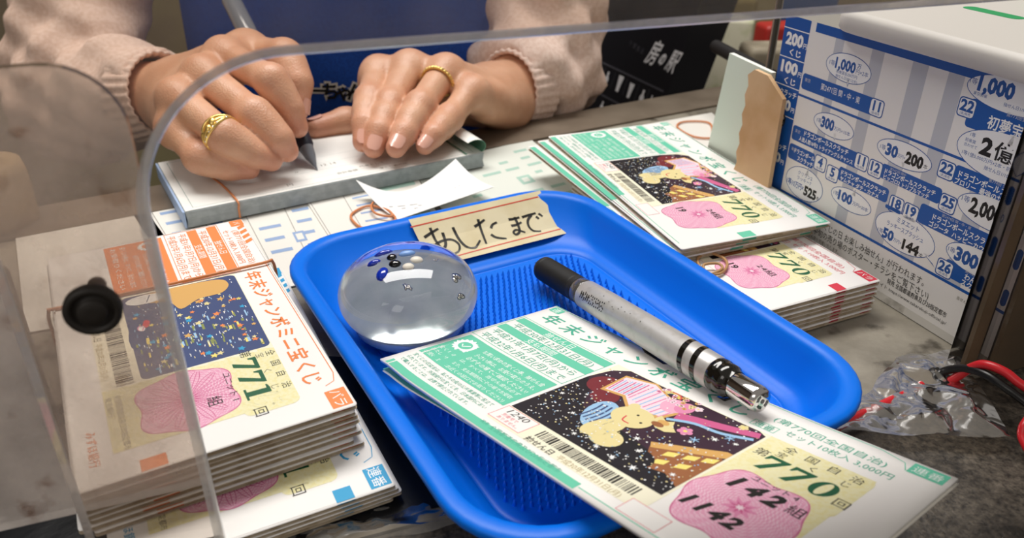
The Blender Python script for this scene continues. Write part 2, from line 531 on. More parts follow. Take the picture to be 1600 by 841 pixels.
for off, d in ((BV, 0.0), (BV*.6, TH)):
    V, T_ = pane_face(off, d); mb.add(V, T_ if d == 0 else [t[::-1] for t in T_], 'acrylic')
rows = [[(*pane_xy(q[0], d), q[1]) for q in hatch(o_)] for o_, d in ((BV, 0.0), (BV*.35, TH*.12), (0, TH*.4), (0, TH*.8), (BV*.6, TH))]
n = len(rows[0])
mb.add([p for r in rows for p in r], [(k*n+i, k*n+i+1, (k+1)*n+i+1, (k+1)*n+i) for k in range(len(rows)-1) for i in range(n-1)], 'acrylic_lit_edge', True)
E_ = [(-0.0357, 0.001), (-0.0357, 0.34)]
mb.add([(*pane_xy(s_, d), z) for d in (0, TH) for s_, z in E_], [(0, 1, 3, 2)], 'acrylic_smoky_edge')
mb.add([(*pane_xy(-0.0357+w_, -0.0001), z) for w_ in (0, .0022) for z in (.001, .34)], [(0, 1, 3, 2)], 'acrylic_lit_edge')
mb.build('front_pane', scr, lambda p: np.array(p)-PB)
# sliding smoky plate bolted behind the left leg
q = at_plane(100, 97, PB-PN*0.0085, PN); zt = q[2]
q = at_plane(203, 200, PB-PN*0.0085, PN); sr = float(np.dot(q-PB, PU))
rr = 0.016
P = [(-0.16, 0.03), (sr, 0.03)]+[(sr-rr+rr*math.cos(a), zt-rr+rr*math.sin(a)) for a in np.linspace(0, math.pi/2, 10)]+[(-0.16, zt)]
pane_mesh(P, 0.0070, 0.003, 'acrylic_smoky', 'acrylic_smoky_edge').build('sliding_plate', scr, lambda p: np.array(p)-PB)
mat('knob_black', '#2a2520', 0.5)
Rk = np.array([PU, np.array([0, 0, 1.0]), PN]).T          # local z towards customer
ko = np.array([*pane_xy(-0.0178, 0), 0.0985])
mb = MB()
mb.lathe([(0.0060, 0.0), (0.0065, 0.0012), (0.0065, 0.003), (0.0058, 0.0038), (0.0048, 0.0036), (0.0045, 0.0026), (0.0036, 0.0024), (0.0034, 0.0040), (0.0030, 0.0044), (0.0010, 0.0044)], 'knob_black', 28, Rk, ko)
kb = mb.build('bolt_cap', scr, lambda p: np.array(p)-PB)
mb = MB(); mb.lathe([(0.0022, -0.0108), (0.0022, -0.0001)], 'knob_black', 16, Rk, ko); mb.build('bolt_shank', scr, lambda p: np.array(p)-PB)
kb['label'] = 'black bolt cap on the left leg'
# brown acrylic stile at the right of the hatch
st = [(0.2835, 0.001), (0.2895, 0.001), (0.2895, 0.16), (0.2835, 0.16)]
pane_mesh(st, -0.003, 0.002, 'acrylic_brown', 'acrylic_brown').build('hatch_stile', scr, lambda p: np.array(p)-PB)
st = [(0.300, 0.001), (0.335, 0.001), (0.335, 0.30), (0.300, 0.30)]
pane_mesh(st, -0.003, 0.002, 'acrylic_brown', 'acrylic_brown').build('edge_strip', scr, lambda p: np.array(p)-PB)

# ================================================================== blue tray
TO = np.array([0.0131, 0.2850, 0.0014]); TA = math.radians(29.8)
tray = empty('coin_tray', tuple(TO), TA, 'bright blue plastic coin tray with pinned floor in the middle of the counter', 'tray')
mat('blue_plastic', '#0072ea', 0.38, spec=0.3, bump=(500, 0.03))
HX, HY, HR = 0.0837, 0.1106, 0.034
def trr(ins, z, far=0.0, n=9):
    # far: extra inset of the far (+y) end
    return rr_ring(HX-ins, HY-ins-far/2, max(HR-ins*0.75, 0.006), z, n, 0, -far/2)
prof = [(0.0200, 0.0, .012), (0.0175, 0.0003, .012), (0.0150, 0.0035, .010), (0.0075, 0.0165, .002), (0.0045, 0.0195, 0), (0.0035, 0.0185, 0), (0.0012, 0.0187, 0), (0.0, 0.0197, 0),
        (0.0, 0.0217, 0), (0.0008, 0.0225, 0), (0.0022, 0.0229, 0), (0.0045, 0.0229, 0), (0.0062, 0.0224, 0), (0.0073, 0.0210, 0.0004), (0.0085, 0.0180, .0015),
        (0.0130, 0.0085, .011), (0.0150, 0.0058, .015), (0.0175, 0.0046, .018), (0.0205, 0.0044, .019), (0.0212, 0.0034, .019), (0.0218, 0.0030, .019), (0.0224, 0.0034, .019), (0.024, 0.0034, .019)]
mb = MB()
mb.loft([trr(i, z, f) for i, z, f in prof], 'blue_plastic')
mb.build('tray_body', tray)
mb = MB()
sp = 0.0031; x = -(HX-0.0265); row = 0
ys = np.arange(-(HY-0.0275), HY-0.046, sp); xs = np.arange(-(HX-0.0265), HX-0.0265, sp)
for j, y in enumerate(ys):
    for x in xs:
        x2 = x+(sp/2 if j % 2 else 0)+random.uniform(-.00015, .00015)
        ex, ey = max(0, abs(x2)-(HX-0.041)), max(0, -y-(HY-0.042))
        if math.hypot(ex, ey) > 0.0150: continue
        v = [(x2+0.00085*math.cos(a), y+0.00085*math.sin(a), 0.0033) for a in np.linspace(0, 2*math.pi, 6, endpoint=False)]
        w = [(x2+0.00022*math.cos(a), y+0.00022*math.sin(a), 0.0058) for a in np.linspace(0, 2*math.pi, 6, endpoint=False)]
        mb.add(v+w, [(i, (i+1) % 6, 6+(i+1) % 6, 6+i) for i in range(6)]+[(6, 7, 8, 9, 10, 11)], 'blue_plastic', True)
mb.build('floor_pins', tray)
# handwritten slip taped to the far inside wall
def tl(p):
    p = np.array(p)-TO; c, s = math.cos(TA), math.sin(TA)
    return np.array([p[0]*c+p[1]*s, -p[0]*s+p[1]*c, p[2]])
lx0, lx1 = tl(at_z(637, 345, 0.024))[0], tl(at_z(848, 304, 0.024))[0]
LWm = (lx1-lx0)*1000; LHm = 30.0
wa, wb = np.array([HY-0.0062, 0.0226]), np.array([HY-0.0085-.0015-0.0008, 0.0185])
wall = [np.array([HY-0.0060, 0.0232]), np.array([HY-0.0085, 0.0215]), np.array([HY-0.0170, 0.0150]), np.array([HY-0.0255, 0.0098]), np.array([HY-0.0340, 0.0066])]
wl = [0]
for i in range(4): wl.append(wl[-1]+np.linalg.norm(wall[i+1]-wall[i])*1000)
def label_T(u, v, k):
    d = v; i = 0
    while i < 3 and d > wl[i+1]: i += 1
    t = (d-wl[i])/(wl[i+1]-wl[i])
    p = wall[i]+(wall[i+1]-wall[i])*t
    tn = wall[i+1]-wall[i]; tn /= np.linalg.norm(tn); nn = np.array([tn[1], -tn[0]])
    if nn[1] < 0: nn = -nn
    lift = 0.0007+0.00009*k
    p = p+nn*lift
    return (lx0+u*0.001+0.002*(v/LHm), p[0], p[1])
mb = MB(); pr = Print(mb, label_T, sub=2.0)
pr.rect(0, 0, LWm, LHm, 'label_paper', 0)
sx = LWm/72.0; sy = LHm/27.0
def hz(P): # zoomed sketch coordinates -> slip mm
    out = []
    H_ = LABEL_H
    for x, y in P:
        q = H_ @ np.array([x, y, 1.0]); out.append((q[0]/q[2]*LWm, q[1]/q[2]*LHm))
    return out
def homog(src, dst):
    A = []
    for (x, y), (u, v) in zip(src, dst):
        A += [[x, y, 1, 0, 0, 0, -u*x, -u*y, -u], [0, 0, 0, x, y, 1, -v*x, -v*y, -v]]
    return np.linalg.svd(np.array(A, float))[2][-1].reshape(3, 3)
LABEL_H = homog([(572, 292), (1072, 192), (1128, 372), (575, 505)], [(0, 0), (1, 0), (1, 1), (0, 1)])
for s in ([(566, 322), (1060, 215)], [(600, 478), (780, 430), (1110, 349)]):
    pr.line([p for p in smoothpath(hz(s), 12)], 0.7, 'red_line', 1)
for s in ([(598, 364), (630, 346), (662, 330)], [(634, 326), (634, 380), (645, 425)], [(672, 346), (662, 400), (618, 440), (604, 420), (640, 388), (690, 376), (712, 398), (700, 430), (672, 445)],
          [(717, 326), (722, 380), (738, 412), (766, 418), (782, 402), (797, 384)],
          [(797, 325), (820, 312), (842, 298)], [(819, 296), (816, 350), (815, 402)], [(855, 333), (866, 318), (884, 309)], [(846, 360), (862, 374), (898, 381)],
          [(930, 299), (950, 297), (972, 291)], [(932, 326), (952, 322), (974, 312)], [(955, 290), (958, 320), (956, 350), (940, 364), (932, 354), (946, 344), (976, 356)],
          [(982, 292), (1005, 284), (1036, 276)], [(1018, 284), (1000, 305), (996, 330), (1008, 350), (1036, 354)], [(1034, 290), (1042, 300)], [(1046, 278), (1058, 290)]):
    p = smoothpath(hz(s), 8); n = len(p)
    pr.line(p, [1.45*(1.05-0.35*(i/n)) for i in range(n)], 'marker', 2)
lb = mb.build('paper_slip', tray); lb['label'] = 'cream handwritten slip with two red lines'

# ================================================================== glass paperweight
mat('clear_glass', '#ffffff', 0.0, trans=1.0, ior=1.49)
mat('glass_blue', '#0c2fae', 0.08, coat=0.6); mat('glass_black', '#08080a', 0.08, coat=0.6); mat('pebble_white', '#e9e2d4', 0.25); mat('glass_pale', '#7fa8e6', 0.1)
mat('silver_bit', '#e8e4da', 0.15, metal=1.0)
mat('core_sheen', '#dfe5e6', 0.22, metal=0.55, noise=(60, '#aeb9bd', 0.3, 0.7), bump=(90, 0.25))
GC = at_z(638, 457, 0.0255); GR, GHt = 0.0296, 0.0190
pw = empty('glass_paperweight', (GC[0], GC[1], TO[2]+0.0049), label='clear domed glass paperweight with blue, black and white beads in the tray', cat='paperweight')
g0 = np.array([GC[0], GC[1], TO[2]+0.0049]); zc = GC[2]-g0[2]
mb = MB()
pf = []
for a in np.linspace(-1.22, math.pi/2-0.02, 40): pf.append((GR*math.cos(a)**0.92, zc+GHt*math.sin(a)))
pf[0] = (pf[0][0], 0.0004)
mb.lathe([(0.0001, 0.0008), (pf[0][0]*0.8, 0.0004)]+pf+[(0.0001, zc+GHt)], 'clear_glass', 64)
mb.build('glass_dome', pw)
mb = MB(); mb.lathe([(0.0001, 0.0022), (0.0215, 0.0022), (0.0240, 0.0050), (0.0240, 0.0080), (0.0215, 0.0120), (0.0160, 0.0150), (0.0080, 0.0166), (0.0001, 0.0170)], 'core_sheen', 40); mb.build('reflection_core', pw)  # silvery core added to imitate light reflected inside the glass
def on_dome(x, y, inner=0.0):
    d = ray(x, y); A = np.diag([1/GR**2, 1/GR**2, 1/GHt**2]); o = CPOS-GC
    a = d@A@d; b = 2*o@A@d; c = o@A@o-1
    t = (-b-math.sqrt(max(b*b-4*a*c, 0)))/(2*a)
    P = CPOS+d*t; n = A@(P-GC); n /= np.linalg.norm(n)
    return P-n*inner-g0, n
def blob(name, parent, c, n, a, b, h, m, rot=0.0):
    x = np.cross(n, [0.3, 0.9, 0.1]); x /= np.linalg.norm(x); y = np.cross(n, x)
    x, y = x*math.cos(rot)+y*math.sin(rot), y*math.cos(rot)-x*math.sin(rot)
    Rb = np.array([x, y, n]).T
    mb = MB(); rings = []
    for q in np.linspace(-math.pi/2+0.05, math.pi/2-0.05, 9):
        rings.append([c+Rb@np.array([a*math.cos(q)*math.cos(t), b*math.cos(q)*math.sin(t), h*math.sin(q)]) for t in np.linspace(0, 2*math.pi, 14, endpoint=False)])
    mb.loft(rings, m)
    return mb.build(name, parent)
for x, y, a, b, m, r in ((599, 396, .0040, .0016, 'glass_blue', .6), (584, 411, .0030, .0018, 'glass_blue', .6), (597, 428, .0025, .0038, 'glass_blue', .2), (612, 402, .0022, .0022, 'glass_black', 0), (617, 412, .0027, .0024, 'glass_black', 0),
                         (636, 396, .0036, .0020, 'glass_pale', .7), (651, 406, .0028, .0023, 'pebble_white', .5), (638, 417, .0026, .0022, 'pebble_white', .5)):
    c, n = on_dome(x, y, 0.0004)
    blob('bead', pw, c, n, a, b, 0.0016, m, r)
for x, y, a, b in ((637, 446, .0030, .0011), (681, 408, .0014, .0008), (714, 434, .0026, .0026), (722, 463, .0014, .0022)):
    for k in range(4):
        c, n = on_dome(x+random.uniform(-4, 4), y+random.uniform(-3, 3), 0.0008)
        blob('silver_fleck', pw, c, n, a*0.6, b*0.55, 0.0006, 'silver_bit', random.uniform(0, 3))

# ================================================================== lottery ticket envelopes
def art_night(pr, u0, v0, u1, v1, seed=3, n=330):
    """starry picture: striped open book, flowers, round tan bear with a crown, lit house, snow"""
    rnd = random.Random(seed)
    W, Hh = u1-u0, v1-v0
    X = lambda a: u0+a*W
    Y = lambda b: v0+b*Hh
    r = 5
    pr.poly([(X(.10), v0), (X(.95), v0), (u1, Y(.03)), (u1, v1), (u0, v1), (u0, Y(.30)), (X(.03), Y(.10))], 'plum', 1)
    pr.poly([(u0, Y(.30)), (X(.10), Y(.40)), (X(.22), Y(.62)), (X(.36), Y(.78)), (X(.52), Y(.66)), (X(.80), Y(.72)), (u1, Y(.60)), (u1, v1), (u0, v1)], 'night', 2)
    pr.ell(X(.13), Y(.30), W*.10, Hh*.13, 'maroon', 3); pr.ell(X(.22), Y(.42), W*.08, Hh*.1, 'maroon', 3)
    bk = [(X(.14), Y(.10)), (X(.30), Y(.02)), (X(.44), Y(.10)), (X(.60), Y(.10)), (X(.54), Y(.34)), (X(.38), Y(.40)), (X(.28), Y(.30)), (X(.16), Y(.34))]
    pr.poly([(X(.125), Y(.08)), (X(.30), Y(-.0)), (X(.44), Y(.08)), (X(.62), Y(.08)), (X(.56), Y(.37)), (X(.38), Y(.43)), (X(.28), Y(.33)), (X(.145), Y(.37))], 'tan_ink', 4)
    pr.poly(bk, 'pink_pale', 5)
    for k in range(9):
        t = k/8
        pr.line([(X(.15+.13*t), Y(.12-.08*t+.02)), (X(.17+.12*t), Y(.32-.03*t))], .55, 'sky_ink' if k % 2 else 'pink_dark', 6)
        pr.line([(X(.31+.26*t), Y(.06+.05*t)), (X(.31+.23*t), Y(.31+.05*t))], .6, 'sky_ink' if k % 2 else 'pink_mid', 6)
    pr.poly([(X(.58), Y(.20)), (X(.97), Y(.02)), (X(.99), Y(.08)), (X(.60), Y(.29))], 'pink_dark', 6)
    pr.line(smoothpath([(X(.58), Y(.33)), (X(.70), Y(.24)), (X(.84), Y(.21)), (X(.98), Y(.12))], 6), 1.6, 'sky_ink', 7)
    pr.ell(X(.52), Y(.16), W*.07, Hh*.1, 'pink', 7); pr.ell(X(.57), Y(.13), W*.05, Hh*.08, 'pink_mid', 8)
    for k, c in enumerate(('red', 'tan_ink', 'lamp_ink', 'olive_ink', 'navy_ink')):
        pr.line([(X(.44)+(3.6-k*.5)*math.cos(a), Y(.06)+(3.6-k*.5)*math.sin(a)*.8) for a in np.linspace(math.pi, 2*math.pi, 10)], .5, c, 8)
    for k in range(26):
        u, v = X(rnd.uniform(.28, .62)), Y(rnd.uniform(.0, .14))
        pr.ell(u, v, .9, .9, rnd.choice(['bear_ink', 'tan_ink', 'pink_mid', 'pink_pale']), 9, 7); pr.ell(u, v, .35, .35, 'maroon', 10, 5)
    def flower(u, v, R_, c):
        for a in range(5): pr.ell(u+R_*.62*math.cos(a*1.2566), v+R_*.62*math.sin(a*1.2566), R_*.45, R_*.45, c, 8, 8)
        pr.ell(u, v, R_*.28, R_*.28, 'lamp_ink', 9, 8)
    flower(X(.72), Y(.36), 2.6, 'pink_mid'); flower(X(.88), Y(.04), 1.7, 'bear_ink'); flower(X(.62), Y(.07), 1.7, 'pink_pale'); flower(X(.40), Y(.03), 1.5, 'bear_ink')
    # bear
    pr.ell(X(.34), Y(.62), W*.085, Hh*.19, 'sky_ink', 7, 24, -.35)
    for k in range(6): pr.line([(X(.34)+(-4.6+1.9*k)+1.1*math.sin(t*3), Y(.62)-8+16*t) for t in np.linspace(.08+.02*abs(k-2.5), .92-.02*abs(k-2.5), 8)], .75, 'navy_ink', 8)
    pr.ell(X(.52), Y(.80), W*.09, Hh*.10, 'bear_ink', 8); pr.ell(X(.44), Y(.72), W*.07, Hh*.16, 'bear_ink', 8, 20, .3)
    pr.ell(X(.465), Y(.485), W*.115, Hh*.135, 'bear_ink', 9, 24)
    pr.ell(X(.395), Y(.37), W*.03, Hh*.045, 'bear_ink', 8); pr.ell(X(.56), Y(.42), W*.02, Hh*.03, 'bear_ink', 8)
    pr.ell(X(.47), Y(.44), .55, .55, 'night', 10, 8); pr.ell(X(.53), Y(.50), .55, .55, 'night', 10, 8)
    pr.line(smoothpath([(X(.435), Y(.50)), (X(.45), Y(.56)), (X(.495), Y(.565))], 5), .55, 'red', 10)
    pr.poly([(X(.545), Y(.32)), (X(.60), Y(.36)), (X(.63), Y(.32)), (X(.655), Y(.38)), (X(.70), Y(.42)), (X(.66), Y(.47)), (X(.60), Y(.47)), (X(.54), Y(.42))], 'bear_ink', 9)
    pr.ell(X(.60), Y(.385), 2.2, 1.6, 'tan_ink', 10, 12); pr.ell(X(.59), Y(.43), 2.4, 1.5, 'brown_ink', 11, 12)
    # house
    pr.poly([(X(.70), Y(.66)), (X(.98), Y(.44)), (u1, Y(.46)), (u1, Y(.88)), (X(.90), Y(.82)), (X(.80), Y(.86))], 'brown_ink', 4)
    pr.poly([(X(.68), Y(.62)), (X(.97), Y(.36)), (u1, Y(.36)), (u1, Y(.43)), (X(.71), Y(.67))], 'tan_ink', 5)
    for a, b in ((.79, .63), (.87, .57), (.94, .51), (.80, .74), (.89, .68)): pr.poly([(X(a), Y(b)), (X(a+.05), Y(b-.04)), (X(a+.05), Y(b+.02)), (X(a), Y(b+.06))], 'lamp_ink', 6)
    pr.ell(X(.72), Y(.82), W*.10, Hh*.10, 'night', 7); pr.ell(X(.62), Y(.90), W*.16, Hh*.1, 'night', 7)
    # snow
    for k in range(n):
        a = rnd.random(); b = rnd.random()
        if b < .45 and rnd.random() < .75: continue
        if .35 < a < .6 and .36 < b < .62: continue
        s_ = rnd.choice([.22, .22, .3, .38])
        pr.ell(X(.01+.98*a), Y(.02+.96*b), s_, s_, rnd.choice(['white_ink', 'sky_ink', 'white_ink', 'bear_ink']), 12, 6)
    for a, b, s_ in ((.10, .22, 1.0), (.06, .62, 1.2), (.62, .66, 1.5), (.66, .93, 1.5), (.55, .92, 1.3), (.78, .92, 1.7), (.93, .80, 1.3), (.76, .56, 1.2), (.86, .30, 1.5), (.80, .44, 1.0), (.95, .25, 1.1), (.25, .75, 1.2), (.15, .5, .9), (.40, .92, 1.2), (.70, .76, 1.3)):
        pr.star(X(a), Y(b), s_, 'white_ink', 13, 6, .35)
    for a, b in ((.80, .40), (.90, .22)):
        for q in range(3): pr.line([(X(a)-1.8*math.cos(q*1.047), Y(b)-1.8*math.sin(q*1.047)), (X(a)+1.8*math.cos(q*1.047), Y(b)+1.8*math.sin(q*1.047))], .4, 'sky_ink', 13)

def rosette(pr, u0, v0, u1, v1, k=2, flower=False):
    cu, cv, a, b = (u0+u1)/2, (v0+v1)/2, (u1-u0)/2, (v1-v0)/2
    def r_(t, s_): return s_*(1-.055*(1-math.cos(6*t)))
    def P(t, s_):
        c, q = math.cos(t), math.sin(t); e = 3.2
        d = (abs(c)**e+abs(q)**e)**(-1/e)
        return (cu+a*c*d*r_(t, s_), cv+b*q*d*r_(t, s_))
    T_ = np.linspace(0, 2*math.pi, 96, endpoint=False)
    pr.poly([P(t, 1.0) for t in T_], 'pink', k)
    pr.line([P(t, .985) for t in T_], .35, 'pink_dark', k+1, True)
    for j in range(12):
        s_ = .93-.07*j; ph = j*.5
        pr.line([(cu+(P(t, s_)[0]-cu)*(1+.05*math.sin(18*t+ph)), cv+(P(t, s_)[1]-cv)*(1+.05*math.sin(18*t+ph))) for t in T_], .24, 'pink_pale', k+1, True)
        pr.line([(cu+(P(t, s_)[0]-cu)*(1+.05*math.sin(18*t+ph+3.1)), cv+(P(t, s_)[1]-cv)*(1+.05*math.sin(18*t+ph+3.1))) for t in T_], .20, 'pink_mid', k+1.5, True)
    if flower:
        for j in range(16):
            t = j*math.pi/8
            for w_ in (-.16, 0, .16):
                pr.line([(cu+a*.95*x*math.cos(t+w_*math.sin(x*3)), cv+b*.95*x*math.sin(t+w_*math.sin(x*3))) for x in np.linspace(.1, .95, 10)], .25, 'pink_dark', k+2)
    else:
        pr.star(cu, cv, 5.5, 'pink_mid', k+2, 9, .5); pr.star(cu, cv, 3.4, 'pink_dark', k+3, 8, .4); pr.star(cu, cv, 1.6, 'pink_pale', k+4, 7, .5)

def barcode(pr, u0, v0, u1, v1, k=2, seed=5):
    rnd = random.Random(seed); u = u0
    while u < u1-1.4:
        w_ = rnd.choice([.3, .3, .6, .9])
        pr.rect(u, v0, u+w_, v1, 'black_ink', k); u += w_+rnd.choice([.3, .35, .6])

def design_770(pr, ink='teal', inkt='teal_text', kind='連番', L=172.0, full=True, numbers=True, small='teal_text', set_='セット10枚入'):
    W = 90.0
    pr.rect(3, 86, 104, W-.3, ink, 1); pr.rect(104.5, 87.6, 166, 88, ink, 1)
    pr.rect(0.2, .2, 8, .7, ink, 1)
    pr.rrect(1.2, 1.4, 7.4, 6.2, .8, ink, 1); pr.text(kind[0], 4.3, 3.8, 4.0, 'teal_white', 2, al='c')
    for i, ch in enumerate('年末ジャンボ宝くじ'):
        pr.text(ch, 10.5+i*12.0, 11.6, 9.0, inkt, 2, al='c', bold=.014, shear=.12)
    pr.line([(9, .9), (150, .9), (158, 3), (160, 7.2)], .3, ink, 1)
    # information box
    pr.frame(0.8, 19.6, 54.6, 47.8, .3, ink, 1)
    pr.rect(2, 20.8, 54.4, 25.6, ink, 1); pr.text('抽せん日', 27, 23.2, 4.0, 'white_ink', 2, al='c')
    pr.text('平成30年12月31日(月)', 5, 28.2, 4.4, small, 2, w=46)
    pr.rect(2, 30.8, 54.4, 35.8, ink, 1); pr.text('支払期間', 27, 33.3, 4.0, 'white_ink', 2, al='c')
    pr.text('平成31年1月7日(月)から', 4, 38.6, 4.4, small, 2, w=48)
    pr.text('平成32年1月6日(月)まで', 4, 44.4, 4.4, small, 2, w=48)
    pr.rect(2.6, 49.4, 54.2, 74.6, ink, 1)
    if full:
        pr.star(9.3, 57.2, 5.6, 'white_ink', 2, 16, .82); pr.ell(9.3, 57.2, 3.0, 3.0, ink, 3); pr.line([(7.6, 57.2), (9, 58.6), (11, 55.8)], .6, 'white_ink', 4)
        for i, t in enumerate(('お買い求めの宝くじ券、抽せん金', '小さい券は、お受け取りのうえ、', '必ずその場でご確認ください!')): pr.text(t, 17, 54+i*4.0, 2.7, 'white_ink', 2, w=35)
        for i, t in enumerate(('宝くじの券は、すべて、当せん金は必ず', 'おたしかめになり、支払期間内にその場でお受取', 'お受け取りはお近くの窓口でお取りください)')): pr.text(t, 4, 65.4+i*3.5, 2.2, 'teal_white', 2, w=48)
        for i, t in enumerate(('宝くじの収益金は、私たちの街の公共事業等に役立て', 'られています。外国発行の宝くじを、日本国内におい', 'て購入することは、法律で禁止されています。')): pr.text(t, 4, 77.2+i*3.0, 2.2, 'teal_text' if ink == 'teal' else inkt, 2, w=48-(i == 2)*6)
        pr.text('発売', 57.5, 86.3, 1.8, inkt, 3); pr.text('全国都道府県及び20指定都市', 62.5, 86.4, 2.6, inkt, 3, w=33)
    pr.rect(56.0, 19.6, 123, 83.2, 'cream', 0.6)
    art_night(pr, 56.0, 20.0, 122.0, 72.4, n=760 if full else 200)
    pr.rect(55.4, 72.8, 71.2, 82.2, 'paper', 1); pr.frame(55.4, 72.8, 71.2, 82.2, .25, 'red_text', 2)
    if full:
        pr.text('1240', 58.5, 75, 3.0, 'black_ink', 3, w=9.5, shear=.15); pr.text('別番号で', 58.5, 78.0, 1.8, 'red_text', 3); pr.text('ありません。', 58.5, 80.3, 1.8, 'red_text', 3)
    barcode(pr, 75.3, 74.2, 117.8, 79.0)
    pr.text('抽せん日', 74.5, 81.5, 3.0, 'black_ink', 2, bold=.02); pr.text('平成30年12月31日(月)', 89, 81.4, 2.8, 'gold_ink', 2, w=26)
    # right block
    pr.rect(123, 19.6, 157.6, 60, 'yellow', .6); pr.rrect(150, 19.6, 158.4, 46, 3, 'yellow', .6)
    pr.frame(113, 13.6, 122.2, 17.8, .25, ink, 1); pr.text(kind, 117.6, 15.7, 3.4, inkt, 2, al='c')
    pr.text('(第770回全国自治)', 117.2, 8.4, 4.0, inkt, 2, w=38); pr.text(set_+' 3,000円', 124.5, 13.8, 3.8, inkt, 2, w=35)
    pr.rrect(160.2, .9, 170.6, 7.4, .2, ink, 1); pr.text(kind, 165.4, 4.2, 4.2, 'teal_white', 2, al='c')
    for i, ch in enumerate('全国自治'): pr.text(ch, 132+i*7.2, 22.9, 4.0, 'black_ink', 2, al='c')
    for i, (ch, du) in enumerate((('宝', 0), ('く', 10.5), ('じ', 21.0))): pr.text(ch, 131.5+du, 27.4, 3.4, 'black_ink', 2, al='c')
    pr.text('第', 126.6, 30.4, 4.6, 'black_ink', 2, al='c')
    for i, d in enumerate('770'): pr.digit(d, 128.8+i*8.6, 29.8, 7.2, 9.4, 'green_ink', 2, .16)
    pr.text('回', 156.6, 37.4, 4.6, 'black_ink', 2, al='c')
    rosette(pr, 122.6, 42.0, 156.6, 78.6)
    if numbers:
        pr.text('ユニット 4', 133.0, 44.6, 3.0, 'black_ink', 8, w=15)
        for i, ch in enumerate('142'): pr.text(ch, 131.6+i*6.3, 50.2, 6.2, 'black_ink', 8, al='c', bold=.055, shear=.25)
        pr.text('組', 150.6, 50.2, 5.2, 'black_ink', 8, al='c')
        for i, ch in enumerate('1142'): pr.text(ch, 128.0+i*4.9, 67.6, 5.6, 'black_ink', 8, al='c', bold=.05, shear=.25)
    else:
        pr.text('24組', 136, 52.0, 4.6, 'black_ink', 8, w=12); pr.text('19', 129, 66.0, 4.6, 'black_ink', 8, bold=.02)
    pr.rect(118, 79.5, 132, 87, 'paper', 1); pr.frame(118, 79.5, 132, 87, .2, 'red_text', 2)
    pr.rect(132.5, 62, 134.5, 86, 'cream', .5) if False else None

